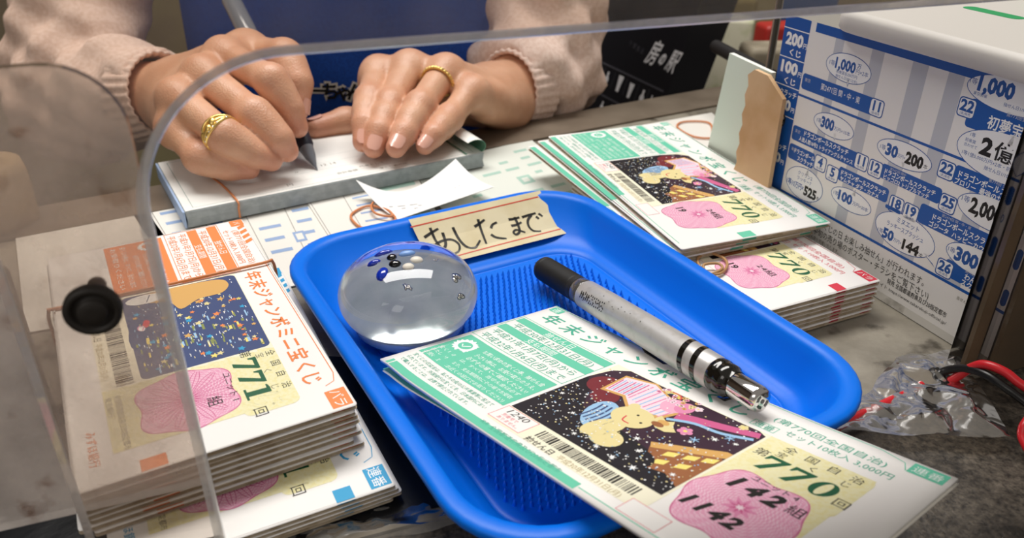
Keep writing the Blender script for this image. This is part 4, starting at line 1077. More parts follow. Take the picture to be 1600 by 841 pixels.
band(30, 29.0, 61, 36.8); day('26', 30.4, 31.7); pr.text('第776回 全国', 40, 35.6, 1.5, 'cal_stripe', 4); pr.text('わんにゃん', 40.4, 33.2, 3.0, W_, 4, w=13.6, bold=.02); pr.text('スクラッチ', 39.6, 30.2, 3.0, W_, 4, w=13.6, bold=.02)
# footer
GT = 'grey_ink'
pr.text('(宝くじの日 お楽しみ抽せん」が行われます。', -46, 20.6, 4.2, 'black_ink', 4, w=69); pr.text('10月中旬の売り場のポスター・チラシをご覧下さい)', -54, 15.6, 4.2, 'black_ink', 4, w=81)
pr.text('この抽せん会を開催いたします。', -56, 11.4, 2.2, GT, 4, w=28)
pr.text('発売 全国都道府県及び20指定都市', 4, 11.8, 2.8, 'black_ink', 4, w=34, bold=.01); pr.text('サイト https://www.takarakuji-official.jp/', -2, 8.2, 2.1, 'black_ink', 4, w=41)
pr.text('当せんに備え', 40, 22.4, 1.8, GT, 4, w=10)
mat('board_foot', '#d8d5cd', 0.5, noise=(45, '#6e6558', 0.6, 0.74))
pr.rect(-94.8, 0.4, 61.5, 4.4, 'board_foot', 2)
sh = mb.build('schedule_sheet', bd, lambda p: np.array(p)-B0)
sh['label'] = 'white sheet printed with blue lottery schedule'

# white plastic lid lying on the stand
mat('white_plastic', '#cdc8c1', 0.5)
mat('green_plastic', '#2e9a5e', 0.45)
ld = empty('plastic_basket', tuple(B0+np.array([0, 0, 0.1166])), label='white plastic basket tray with a grip slot, on top of the schedule stand', cat='basket')
BR_ = np.array([BD, BN, [0, 0, 1]]).T
ldo = B0+np.array([0, 0, 0.1166])
def lpos(p): return BR_ @ np.array(p)
mb = MB()
cx, cy = 0.020, 0.060
hx, hy = 0.0800, 0.0660
ins = [(.004, 0), (.001, .0010), (0, .0025), (0, .0075), (.0010, .0095), (.0030, .0105)]
mb.loft([[lpos(p) for p in rr_ring(hx-i, hy-i, .012-i*.5, z, 8, cx, cy)] for i, z in ins], 'white_plastic', True, False)
top = rr_ring(hx-.003, hy-.003, .0105, .0105, 8, cx, cy)
# inner well
mb.add([lpos(p) for p in top], [tuple(range(len(top)))], 'white_plastic')
mb.build('basket_body', ld)
sg = BR_.T @ (at_z(1552, 20, .1271)-ldo)
mb = MB()
mb.loft([[lpos(p) for p in rr_ring(.0150, .0040, .0038, z, 6, sg[0], sg[1])] for z in (.0100, .01062)], 'green_plastic')
mb.build('grip_slot', ld)
mb = MB()
gp = BR_.T @ (at_z(1510, -16, .1275)-ldo)
rnd = random.Random(2)
mb.loft([[lpos((x+rnd.uniform(-.001, .001), y, z)) for x, y, z in rr_ring(.026-i, .012-i, .006, zz, 6, max(gp[0], .0), gp[1])] for i, zz in ((0, .0110), (0, .018), (.004, .020))], 'green_plastic')
ot = mb.build('green_packet'); ot.location = ldo; tag(ot, 'green packet lying on the white plastic basket at the upper edge', 'packet')

# pale card and torn cardboard standing beyond the board
mat('card_green', '#e6f1e3', 0.5); mat('card_edge', '#f7faf2', 0.5); mat('cardboard', '#e2bd92', 0.7, noise=(40, '#cfa574', 0.4, 0.7)); mat('dark_bar', '#1b1a1d', 0.5)
def standing(name, lab, cat, poly, d0, d1, m, me, rough=None):
    mb = MB(); n = len(poly)
    A = [B0+BD*u+BN*d0+np.array([0, 0, z]) for u, z in poly]; Bq = [B0+BD*u+BN*d1+np.array([0, 0, z]) for u, z in poly]
    mb.add(A+Bq, [tuple(range(n))[::-1], tuple(range(n, 2*n))], m); mb.add(A+Bq, [(i, (i+1) % n, n+(i+1) % n, n+i) for i in range(n)], me)
    return tag(mb.build(name), lab, cat)
bq = lambda x, y, off=0.0: (lambda P: (float(np.dot(P-B0, BD)), float(P[2])))(at_plane(x, y, B0+BN*off, BN))
c1 = [bq(1131, 84), bq(1196, 118)]
u_l, u_r, zt = c1[0][0], c1[1][0], c1[0][1]
standing('pale_card', 'pale green card standing upright beyond the tan cardboard by the schedule stand', 'card', [(u_l-.012, .0005), (u_r, .0005), (u_r, zt-.002), (u_l, zt)], .004, .007, 'card_green', 'card_edge')
a, b = bq(1172, 106, -.006), bq(1225, 150, -.006)
pts = [(a[0]-.001, .0005), (b[0], .0005), (b[0]-.0005, b[1]-.002), ((a[0]+b[0])/2, a[1]-.0005), (a[0]+.004, a[1])]
n = 14; pts += [(a[0]+(.0008 if i % 2 else -.0010), a[1]-.004-(a[1]-.008)*i/n) for i in range(n)]
standing('cardboard_flap', 'torn tan cardboard piece standing between the pale card and the schedule stand', 'cardboard', pts, -.006, -.0035, 'cardboard', 'cardboard')
# dark rail and lidded things behind
p = at_y(1160, 92, 0.62); q = at_y(1205, 122, 0.55)
mb = MB(); mb.tube([at_y(1118, 72, 0.64), at_y(1206, 120, 0.545)], 0.0050, 'dark_bar', 10)
mb.tube([at_y(1206, 120, 0.545), at_y(1206, 120, 0.545)*[1, 1, 0]+[0, 0, .002]], 0.004, 'dark_bar', 10)
mb.tube([at_y(1165, 97, 0.5905), at_y(1165, 97, 0.5905)*[1, 1, 0]+[0, 0, .002]], 0.004, 'dark_bar', 10); tag(mb.build('black_rail'), 'short black metal rail behind the pale green card', 'rail')
mat('rod_smoky', '#5a554e', 0.15, trans=0.3)
pr_ = at_z(1176, 262, 0.0); mb = MB(); mb.tube([pr_+[0, 0, .0005], pr_+[0, 0, .20]], 0.0024, 'rod_smoky', 12); tag(mb.build('acrylic_rod'), 'thin smoky upright rod in front of the tan cardboard', 'rod')
mat('red_vinyl', '#b3322c', 0.4); mat('beige_bag', '#b9ae98', 0.6, noise=(25, '#8f8470', 0.4, 0.7)); mat('cream_pack', '#e6e3c8', 0.5, noise=(30, '#b6bf86', 0.5, 0.7))
def soft_box(name, lab, cat, c, h, m, rz=0, r=0.3, tilt=0):
    mb = MB(); rr_ = min(h[:2])*r
    mb.loft([rr_ring(h[0]-i*rr_, h[1]-i*rr_, rr_, z, 6) for i, z in ((.6, -h[2]), (.15, -h[2]+.3*rr_), (0, -h[2]+rr_), (0, h[2]-rr_), (.15, h[2]-.3*rr_), (.6, h[2]))], m)
    o = mb.build(name); o.location = c; o.rotation_euler = (tilt, 0, rz); return tag(o, lab, cat)

# black gift box with white brush writing, behind the counter
mat('box_black', '#13141c', 0.45); mat('box_white', '#e3e3e6', 0.5); mat('box_line', '#4a4a52', 0.5); mat('box_cell', '#0b0b10', 0.5)
GA = math.radians(27); GD = np.array([math.sin(GA), -math.cos(GA), 0]); GUp = np.array([0.30, 0.12, 0.95]); GUp -= GD*np.dot(GUp, GD); GUp /= np.linalg.norm(GUp); GN = np.cross(GUp, GD)
G0 = at_y(1040, 152, 0.80)           # lower right corner of the front face
if np.dot(GN, CPOS-G0) < 0: GN = -GN
def box_T(u, v, k): return tuple(G0-GD*u*0.001+GUp*v*0.001+GN*(0.0004+0.00003*k))
gb = empty('gift_box', tuple(G0), label='black box with white brush lettering leaning behind the counter right of the clerk', cat='box')
mb = MB()
gw, gh, gd = 0.36, 0.16, 0.045
C8 = [G0-GD*a+GUp*b-GN*c for a in (0, gw) for b in (-.095, gh) for c in (0, gd)]
mb.add(C8, [(0, 1, 3, 2), (4, 6, 7, 5), (0, 4, 5, 1), (2, 3, 7, 6), (0, 2, 6, 4), (1, 5, 7, 3)], 'box_black'); mb.build('box_body', gb, lambda p: np.array(p)-G0)
def gq(x, y):
    P = at_plane(x, y, G0, GN); return float(-np.dot(P-G0, GD)*1000), float(np.dot(P-G0, GUp)*1000)
class GPrint(BPrint): pass
pg = Print(MB(), lambda u, v, k: box_T(-u, -v, k)); mb = pg.mb
def gtext(t, x0, y0, x1, y1, h, m, **kw):
    a, b = gq(x0, y0), gq(x1, y1)
    pg.text(t, -a[0], -(a[1]+b[1])/2, h, m, 2, w=abs(a[0]-b[0]), **kw)
a, b = gq(1010, 84), gq(1066, 104)
hq = abs(gq(1028, 62)[1]-gq(1022, 104)[1])
for ch, x, y, s_ in (('房', 1023, 82, 1.05), ('の', 1036, 92, .55), ('駅', 1053, 96, .95)):
    g = gq(x, y); pg.text(ch, -g[0], -g[1], hq*s_*.95, 'box_white', 2, al='c', bold=.05, shear=.25, w=hq*.62*s_)
for i in range(4):
    g = gq(986+i*6, 68+i*4); pg.text('千葉直送'[i], -g[0], -g[1], hq*.22, 'box_line', 2, al='c')
l0, l1 = gq(925, 90), gq(1037, 143)
pg.line([(-l0[0], -l0[1]), (-l1[0], -l1[1])], 2.2, 'box_line', 1)
l2, l3 = gq(925, 140), gq(985, 172)
pg.line([(-l2[0], -l2[1]), (-l3[0], -l3[1])], 2.0, 'box_line', 1)
rnd = random.Random(6)
for x, y, sc in ((937, 112, .8), (949, 121, .8), (968, 131, 1.1), (985, 142, 1.0), (1004, 150, .8), (1018, 155, .5), (955, 172, .7), (941, 165, .6)):
    g = gq(x, y); w_ = hq*.30*sc
    P = [(-g[0]+w_*dx, -g[1]+w_*dy) for dx, dy in ((-.28, -1.0), (.28, -1.0), (.22, -.35), (.62, .25), (.45, 1.0), (-.45, 1.0), (-.62, .25), (-.22, -.35))]
    if sc > .9: P = [(-g[0]+w_*dx, -g[1]+w_*dy) for dx, dy in ((-.55, -1.0), (.55, -1.0), (.38, .1), (.30, 1.0), (-.30, 1.0), (-.38, .1))]
    pg.poly(P, 'box_white', 2)
for x, y in ((943, 117), (958, 126), (977, 136), (995, 146), (1011, 153)):
    g = gq(x, y); pg.line([(-g[0], -g[1]-9), (-g[0], -g[1]+9)], .8, 'box_line', 1)
mb.build('white_print', gb, lambda p: np.array(p)-G0)

mat('carton_brown', '#7d6e56', 0.7)
mat('olive_cloth', '#7a6e48', 0.8, noise=(12, '#a09264', 0.4, 0.65)); mat('navy_fold', '#26436f', 0.5)
TBZ = -0.185
def on_table(name, lab, cat, x, y, Y, hx, hy, m, rz=0, dx=0.0):
    c = at_y(x, y, Y); h = (c[2]-TBZ)/2-.0004
    return soft_box(name, lab, cat, (c[0]+dx, c[1]+hy, TBZ+.0004+h), (hx, hy, h), m, rz)
on_table('snack_packet', 'cream and green packet standing behind the black rail', 'packet', 1152, 30, 1.05, .027, .018, 'cream_pack', -.3)
on_table('red_pouch', 'tall red pouch behind the left edge of the schedule stand', 'pouch', 1222, 40, .93, .034, .016, 'red_vinyl', .2, .012)
on_table('beige_bag', 'beige bag in front of the red pouch behind the schedule stand', 'bag', 1204, 76, .82, .034, .020, 'beige_bag', .1, .012)
on_table('beige_sack', 'pale sack behind the black box, seen through the upper screen', 'sack', 1045, 2, 1.28, .055, .04, 'beige_bag', .3)
on_table('olive_bag', 'olive bag right of the pale sack near the upper edge', 'bag', 1140, -6, 1.20, .042, .04, 'olive_cloth', .2)
on_table('blue_folder', 'dark blue folder standing behind the white basket', 'folder', 1270, -6, 1.10, .036, .010, 'navy_fold', -.3)
on_table('brown_carton', 'dark brown carton behind the black box beside the clerk', 'carton', 950, 2, 1.36, .07, .05, 'carton_brown', .3)
# side table carrying the things at the back
mat('shelf_wood', '#4a4034', 0.6)
TBZ = -0.185
mb = MB(); mb.box((0.42, 1.16, TBZ-.0125), (0.42, 0.46, 0.012), 'shelf_wood')
for x, y in ((.02, .72), (.82, .72), (.02, 1.60), (.82, 1.60)): mb.box((x, y, (TBZ-.025-.80)/2), (.015, .015, (.80+TBZ-.025)/2), 'shelf_wood')
tag(mb.build('low_table'), 'dark wooden side table behind the counter', 'table')

# ================================================================== things on the clerk's side of the counter
mat('form_paper', '#eae7df', 0.55); mat('form_paper_green', '#dfe3da', 0.55); mat('pad_side', '#aab1b2', 0.6, noise=(200, '#9ca3a4', 0.4, 0.6)); mat('pad_blue', '#a9c0e2', 0.5); mat('pad_top', '#f4f4ef', 0.5); mat('pad_line', '#8fa39c', 0.5)
mat('rubber_orange', '#d98a58', 0.5); mat('rubber_tan', '#b98e5e', 0.45); mat('green_back', '#5f8f76', 0.5); mat('slip_white', '#f7f7f5', 0.5)
def sheet(name, lab, pxs, z, th, m, deco=None):
    P = [at_z(*q, z)[:2] for q in pxs]
    o_ = np.array([*(sum(P)/len(P)), z])
    mb = MB(); prism(mb, P, z-th, z, m)
    if deco:
        T = lambda u, v, k: tuple(np.array([*(P[0]+(P[1]-P[0])*u+(P[3]-P[0])*v+((P[2]-P[3])-(P[1]-P[0]))*u*v), z+.00006+.00001*k]))
        deco(Print(mb, T))
    ob = mb.build(name, None, lambda p: np.array(p)-o_); ob.location = o_
    return tag(ob, lab, 'paper form', 'printed forms under the receipt pad')
def f_blue(pr):
    for i in range(5): pr.line([(.2*i+.08, .02), (.2*i+.08, .98)], .004, 'form_line', 1)
    rnd = random.Random(3)
    for i in range(5):
        for j in range(7):
            if rnd.random() < .75: pr.rect(.2*i+.11, .08+.12*j, .2*i+.11+rnd.uniform(.04, .12), .08+.12*j+.03, 'form_blue', 1)
    for u, v in ((.66, .55), (.30, .22), (.85, .3)): pr.rect(u, v, u+.06, v+.10, 'form_blue', 2); pr.rect(u+.012, v+.02, u+.048, v+.08, 'form_paper', 3)
sheet('printed_form', 'white printed form with blue boxes between the receipt pad and the tray, left one', [(205, 330), (520, 272), (585, 420), (300, 480)], 0.0010, .0006, 'form_paper', f_blue)
def f_plain(pr):
    for u in (.02, .3): pr.line([(u, .02), (u, .98)], .006, 'form_line', 1)
    for j in range(5): pr.rect(.36, .15+.1*j, .36+.2, .17+.1*j, 'form_blue', 1)
    for j in range(4): pr.rect(.62, .2+.12*j, .95, .26+.12*j, 'form_green', 1)
sheet('printed_form', 'white printed form beneath the rubber band and the curled white slip', [(470, 300), (640, 255), (720, 400), (540, 410)], 0.0018, .0006, 'form_paper', f_plain)
def f_green(pr):
    rnd = random.Random(8)
    for j in range(8):
        for i in range(5):
            if rnd.random() < .55: pr.rect(.06+.18*i, .10+.1*j, .06+.18*i+rnd.uniform(.05, .14), .13+.1*j, 'form_green', 1)
    pr.rect(.62, .42, .72, .52, 'form_green', 2); pr.rect(.645, .445, .695, .495, 'form_paper_green', 3)
sheet('printed_form', 'pale green printed form between the tray and the fanned envelopes', [(640, 262), (830, 218), (960, 330), (740, 390)], 0.0010, .0006, 'form_paper_green', f_green)
sheet('printed_form', 'white sheet under the far orange rubber band behind the fanned envelopes', [(1000, 196), (1112, 176), (1175, 235), (1060, 268)], 0.0010, .0006, 'form_paper', None)

sheet('printed_form', 'pale blank sheet added to brighten the counter far left, behind the clear screen', [(20, 334), (212, 306), (330, 470), (40, 520)], 0.0010, .0006, 'form_paper', None)  # added so that the counter seen through the plate reads brighter

# receipt pad
PZ = 0.0120
A_, B_, C_ = at_z(230, 257, PZ), at_z(288.6, 331.6, PZ), at_z(757, 238, PZ)
vx = (C_-B_); pw_ = np.linalg.norm(vx); vx /= pw_
vy = np.array([-vx[1], vx[0], 0]); ph_ = float(np.dot(A_-B_, vy))
pad = empty('receipt_pad', (B_[0], B_[1], 0.0012), math.atan2(vx[1], vx[0]), 'thick white receipt pad the clerk is writing on', 'pad')
PT = PZ-0.0012
mb = MB(); mb.loft([rr_ring(pw_/2-i, ph_/2-i, .001, z, 3, pw_/2, ph_/2) for i, z in ((.0004, 0.0008), (0, .0012), (.0006, PT*.5), (0, PT-.0006), (.0005, PT))], 'pad_side', smooth=False); mb.build('page_block', pad)
mb = MB(); T = lambda u, v, k: (u*.001, v*.001, PT+.0001+.00001*k)
pr = Print(mb, T); wmm, hmm = pw_*1000, ph_*1000
pr.rect(.4, .4, wmm-.4, hmm-.4, 'pad_top', 0)
pr.frame(5, 3.6, wmm-6, hmm-4, .35, 'pad_line', 1)
rnd = random.Random(12)
for j in range(4):
    pr.line([(40, 12+j*11), (wmm-12, 12+j*11)], .15, 'pad_line', 1)
for a, b, t, s_ in ((60, 9, '円', 4), (92, 12, '合計金額', 3.2), (108, 16, '代金として', 3.2), (118, 7, '宝くじ販売所', 3.0), (70, 26, '〃', 4), (88, 30, '12 14', 3.4)):
    pr.T = lambda u, v, k, b=b: (u*.001, (2*b-v)*.001, PT+.0001+.00001*k)
    pr.text(t, a, b, s_, 'grey_ink', 2)
mb.build('top_sheet', pad)['label'] = 'white top sheet with thin ruled frame'
mb = MB(); mb.loft([rr_ring(.0006, ph_/2-.0002, .0004, z, 2, -.0006, ph_/2) for z in (.0010, PT-.0002)], 'pad_blue', smooth=False); mb.build('blue_spine', pad)
# turned page rolled over at the right end
mb = MB(); rings = []
rl = 0.0085
prof2 = [(wmm/1000-.010-.004, PT+.0004)]+[(wmm/1000-.006+rl*.95*math.cos(a), PT-.0008+rl*.55+rl*.62*math.sin(a)) for a in np.linspace(-1.9, 2.3, 18)]
inner = [(x-.0003*0, z) for x, z in prof2]
y0, y1 = .0015, ph_*.80
for th, m in ((0, 'pad_top'), (-.0005, 'green_back')):
    pass
n = len(prof2)
cxr, czr = wmm/1000-.006, PT-.0008+rl*.55
off = [(x+(cxr-x)*.07, z+(czr-z)*.07) for x, z in prof2]
O1 = [(x, y0, z) for x, z in prof2]; O2 = [(x, y1, z) for x, z in prof2]; I1 = [(x, y0, z) for x, z in off]; I2 = [(x, y1, z) for x, z in off]
mb.add(O1+O2, [(i, i+1, n+i+1, n+i) for i in range(n-1)], 'pad_top', True); mb.add(I1+I2, [(i, n+i, n+i+1, i+1) for i in range(n-1)], 'green_back', True)
mb.add(O1+I1, [(i, n+i, n+i+1, i+1) for i in range(n-1)], 'green_back'); mb.add(O2+I2, [(i, i+1, n+i+1, n+i) for i in range(n-1)], 'green_back')
mb.add([O1[-1], O2[-1], I2[-1], I1[-1]], [(0, 1, 2, 3)], 'pad_top')
rp = mb.build('rolled_page', pad); rp['label'] = 'rolled page with green back'
# rubber band around the pad
def pad_w(x, y, z): return B_*[1, 1, 0]+vx*x+vy*y+np.array([0, 0, .0012+z])
tb = B_-at_z(369, 313, PZ); bxs = float(np.dot(at_z(369, 313, PZ)-B_, vx)); bxe = float(np.dot(at_z(336, 275, PZ)-B_, vx))
pts = [pad_w(bxs, -.0008, .0012), pad_w(bxs, -.0009, PT*.6), pad_w(bxs, -.0004, PT+.0006), pad_w(bxs-.002, ph_*.3, PT+.0010), pad_w(bxe-.004, ph_*.6, PT+.0010), pad_w(bxe-.006, ph_+.0002, PT+.0007), pad_w(bxe-.006, ph_+.0009, PT*.5), pad_w(bxe-.006, ph_+.0008, .0011)]
mb = MB(); mb.tube(smoothpath(pts, 6), .0006, 'rubber_orange', 8); rb = mb.build('rubber_band'); tag(rb, 'orange rubber band stretched around the receipt pad', 'rubber band')
def band_loop(lab, pxs, z, r, m, zs=None):
    P = [np.array(at_z(x, y, z+(zs[i] if zs else 0))) for i, (x, y) in enumerate(pxs)]
    o_ = sum(P)/len(P)
    mb = MB(); mb.tube([p-o_ for p in smoothpath(P, 8, True)], r, m, 8, True); ob = mb.build('rubber_band'); ob.location = o_
    return tag(ob, lab, 'rubber band')
band_loop('orange rubber band lying on the white form behind the tray', [(552, 346), (550, 334), (575, 322), (605, 328), (612, 338), (588, 334), (580, 322), (590, 312), (600, 322), (618, 342), (600, 352), (570, 357)], .0030, .0007, 'rubber_orange', [0, 0, 0, .0008, .0012, .0016, .0016, .0010, 0, 0, 0, 0])
band_loop('orange rubber band lying behind the fanned green envelopes', [(1058, 198), (1070, 190), (1108, 192), (1112, 212), (1104, 216), (1080, 212)], .0022, .0007, 'rubber_orange')
band_loop('tan rubber band on top of the right red stack', [(1092, 402), (1110, 396), (1131, 404), (1136, 416), (1124, 428), (1104, 426), (1100, 414), (1122, 412), (1128, 420), (1108, 428), (1092, 414)], .0196, .0007, 'rubber_tan', [0, 0, 0, 0, 0, 0, .0012, .0016, .0012, 0, 0])
# band round the orange stack
ty = math.radians(-60.3); td = np.array([math.cos(ty), math.sin(ty), 0]); tp = np.array([math.sin(ty), -math.cos(ty), 0]); to = np.array([-0.1338, 0.3589, 0.0287])
def st(u, v, z): return to+td*u+tp*v+np.array([0, 0, z])
ub = .052
pts = [st(ub, -.0016, -.0185), st(ub, -.0022, -.010), st(ub, -.0014, .0004), st(ub+.001, .004, .0012), st(ub+.001, .04, .0012), st(ub, .083, .0012), st(ub, .0876, .0002), st(ub, .0884, -.010), st(ub, .0880, -.0185)]
mb = MB(); mb.tube(smoothpath(pts, 6), .0007, 'rubber_orange', 8); tag(mb.build('rubber_band'), 'orange rubber band around the orange 771 envelope stack', 'rubber band')

# curled white slip
mb = MB(); nx, ny = 24, 10
qa, qb, qc, qd = at_z(556, 281, .013), at_z(712, 248, .017), at_z(772, 292, .010), at_z(622, 343, .0032)
V = []
for j in range(ny+1):
    for i in range(nx+1):
        a, b = i/nx, j/ny
        p = (qa*(1-a)+qb*a)*(1-b)+(qd*(1-a)+qc*a)*b
        sag = -.0100*math.sin(math.pi*a)*(1-b)**1.2-.0030*math.sin(math.pi*b)
        p = p+np.array([0, -.010*math.sin(math.pi*a)*(1-b), max(sag, -p[2]+.0028)])
        V.append(p)
F = [(j*(nx+1)+i, j*(nx+1)+i+1, (j+1)*(nx+1)+i+1, (j+1)*(nx+1)+i) for j in range(ny) for i in range(nx)]
n = len(V); mb.add(V+[p-np.array([0, 0, .00025]) for p in V], F+[tuple(n+q for q in f[::-1]) for f in F], 'slip_white', True)
rnd = random.Random(5)
for a, b, s_ in ((.12, .62, .05), (.17, .66, .04), (.22, .60, .06), (.30, .66, .05), (.36, .61, .04), (.18, .76, .06), (.26, .80, .04), (.34, .76, .04), (.82, .56, .05), (.86, .50, .04)):
    i, j = int(a*nx), int(b*ny); p = V[j*(nx+1)+i]+np.array([0, 0, .0002])
    mb.add([p, p+np.array([.0022, .0006, 0]), p+np.array([.0020, .0010, 0]), p+np.array([-.0002, .0005, 0])], [(0, 1, 2, 3)], 'cal_grey')
tag(mb.build('paper_slip'), 'curled white paper slip leaning against the receipt pad behind the tray', 'slip')

# cables at the right
mat('cable_black', '#141312', 0.35); mat('cable_red', '#c8222a', 0.35)
def cable(lab, P, r, m):
    mb = MB(); mb.tube(smoothpath(P, 8), r, m, 12); return tag(mb.build('cable'), lab, 'cable')
zc_ = .003
cable('black cable looping from under the crumpled film to the right edge', [at_z(1462, 590, .0022), at_z(1476, 580, .007), at_z(1507, 576, .013), at_z(1539, 585, .016), at_z(1571, 606, .015), at_z(1605, 631, .012), at_z(1680, 690, .006)], .0017, 'cable_black')
cable('red cable running beside the black one at the right edge', [at_z(1478, 600, .0022), at_z(1500, 586, .009), at_z(1519, 574, .0150), at_z(1540, 570, .0190), at_z(1571, 582, .0195), at_z(1602, 605, .017), at_z(1700, 660, .012)], .0018, 'cable_red')
cable('red cable end curving down at the far right edge of the counter', [at_z(1640, 628, .008), at_z(1606, 656, .010), at_z(1597, 682, .006), at_z(1612, 712, .003)], .0016, 'cable_red')
cable('red cable lying under the crumpled clear film by the tray corner', [at_z(1308, 668, .0040), at_z(1345, 648, .0042), at_z(1392, 626, .0042), at_z(1440, 602, .0040)], .0017, 'cable_red')

# crumpled clear film
def film_build(nt, out):
    t = N(nt, 'ShaderNodeBsdfTransparent', Color=(0.80, 0.76, 0.70, 1)); g = N(nt, 'ShaderNodeBsdfGlossy', Roughness=0.16); d = N(nt, 'ShaderNodeBsdfDiffuse', Color=(0.6, 0.57, 0.52, 1))
    fr = N(nt, 'ShaderNodeFresnel', IOR=1.28); m1 = N(nt, 'ShaderNodeMixShader', Fac=0.20); m2 = N(nt, 'ShaderNodeMixShader')
    L = nt.links.new
    L(t.outputs[0], m1.inputs[1]); L(d.outputs[0], m1.inputs[2]); L(fr.outputs[0], m2.inputs[0]); L(m1.outputs[0], m2.inputs[1]); L(g.outputs[0], m2.inputs[2]); L(m2.outputs[0], out.inputs[0])
node_mat('clear_film', film_build)
from mathutils import noise as mn
def film(lab, quad, z, amp, nx, ny, seed):
    P = [np.array(p) for p in quad]; V = []
    for j in range(ny+1):
        for i in range(nx+1):
            a, b = i/nx, j/ny
            p = (P[0]*(1-a)+P[1]*a)*(1-b)+(P[3]*(1-a)+P[2]*a)*b
            q = Vector((p[0]*42+seed, p[1]*42, 0))
            h = abs(mn.noise(q))*1.3+.45*abs(mn.noise(q*2.1))+.14*abs(mn.noise(q*4.4))
            e = min(1, min(a, 1-a, b, 1-b)*6)
            V.append(p+np.array([.0015*mn.noise(q*1.7), .0015*mn.noise(q*1.9+Vector((5, 0, 0))), z+amp*h*(.3+.7*e)]))
    mb = MB(); F = [(j*(nx+1)+i, j*(nx+1)+i+1, (j+1)*(nx+1)+i+1, (j+1)*(nx+1)+i) for j in range(ny) for i in range(nx)]
    mb.add(V, F, 'clear_film', True)
    return tag(mb.build('plastic_film'), lab, 'plastic film')
film('crumpled clear plastic film on the counter beside the right corner of the tray', [at_z(1300, 690, 0), at_z(1395, 575, 0), at_z(1490, 560, 0), at_z(1570, 700, 0)], .0046, .0060, 120, 90, 3)
film('strip of crumpled clear film along the counter edge below the blue marked envelopes', [at_z(340, 905, 0), at_z(420, 838, 0), at_z(720, 768, 0), at_z(760, 815, 0)], .0006, .0045, 140, 36, 9)

# things standing at the left behind the screen
mat('roll_beige', '#b39a72', 0.6, noise=(30, '#9d8258', 0.4, 0.7)); mat('dark_grey', '#4e473f', 0.5); mat('left_dark', '#221c18', 0.5)
c = at_z(14, 350, .0); mb = MB(); mb.lathe([(.0001, 0.0005), (.021, .0005), (.0215, .002), (.0215, .030), (.020, .036), (.008, .037), (.008, .030), (.0001, .030)], 'roll_beige', 32); o = mb.build('tape_roll'); o.location = (c[0]-.006, c[1], 0); tag(o, 'beige roll standing at the far left behind the smoky plate', 'roll')
a, b, c_ = at_z(20, 700, .0), at_z(95, 690, .0), at_z(60, 512, .0)
o = soft_box('card_holder', 'dark grey upright box left of the orange envelope stack', 'box', (-.186, .222, .0350), (.010, .020, .0340), 'dark_grey', math.radians(-25), .2)
o = soft_box("dark_case", "low black case at the lower left beyond the screen leg", "case", (-.235, .190, .0205), (.034, .030, .0200), "left_dark", math.radians(-20), .2)

# ================================================================== the clerk
def rnd_cone(P, a, b, ra, rb):
    ab = b-a; t = np.clip(((P-a) @ ab)/(ab @ ab), 0, 1)
    return np.linalg.norm(P-a-t[..., None]*ab, axis=-1)-(ra+(rb-ra)*t)
def smin(a, b, k):
    h = np.maximum(k-np.abs(a-b), 0)/k
    return np.minimum(a, b)-h*h*k*0.25
class Field:
    def __init__(s, lo, hi, h):
        s.lo = np.array(lo, float); s.h = h
        s.n = np.ceil((np.array(hi)-s.lo)/h).astype(int)+1
    def new(s): return np.full(s.n, 0.03)
    def sub(s, lo, hi):
        i0 = np.clip(np.floor((np.array(lo)-s.lo)/s.h).astype(int), 0, s.n); i1 = np.clip(np.ceil((np.array(hi)-s.lo)/s.h).astype(int)+1, 0, s.n)
        sl = tuple(slice(a, b) for a, b in zip(i0, i1))
        g = np.stack(np.meshgrid(*[s.lo[k]+s.h*np.arange(i0[k], i1[k]) for k in range(3)], indexing='ij'), -1)
        return sl, g
    def cone(s, D, a, b, ra, rb, k=0.004, flat=None):
        a, b = np.array(a, float), np.array(b, float); m = max(ra, rb)+0.022
        sl, g = s.sub(np.minimum(a, b)-m, np.maximum(a, b)+m)
        if g.size == 0: return
        d = rnd_cone(g, a, b, ra, rb)
        D[sl] = smin(D[sl], d, k) if k > 0 else np.minimum(D[sl], d)
    def ell(s, D, c, r, R=None, k=0.004):
        c = np.array(c, float); m = max(r)+0.022
        sl, g = s.sub(c-m, c+m)
        q = g-c
        if R is not None: q = q @ R
        q = q/np.array(r)
        L = np.linalg.norm(q, axis=-1)
        d = (L-1)*min(r)
        D[sl] = smin(D[sl], d, k)
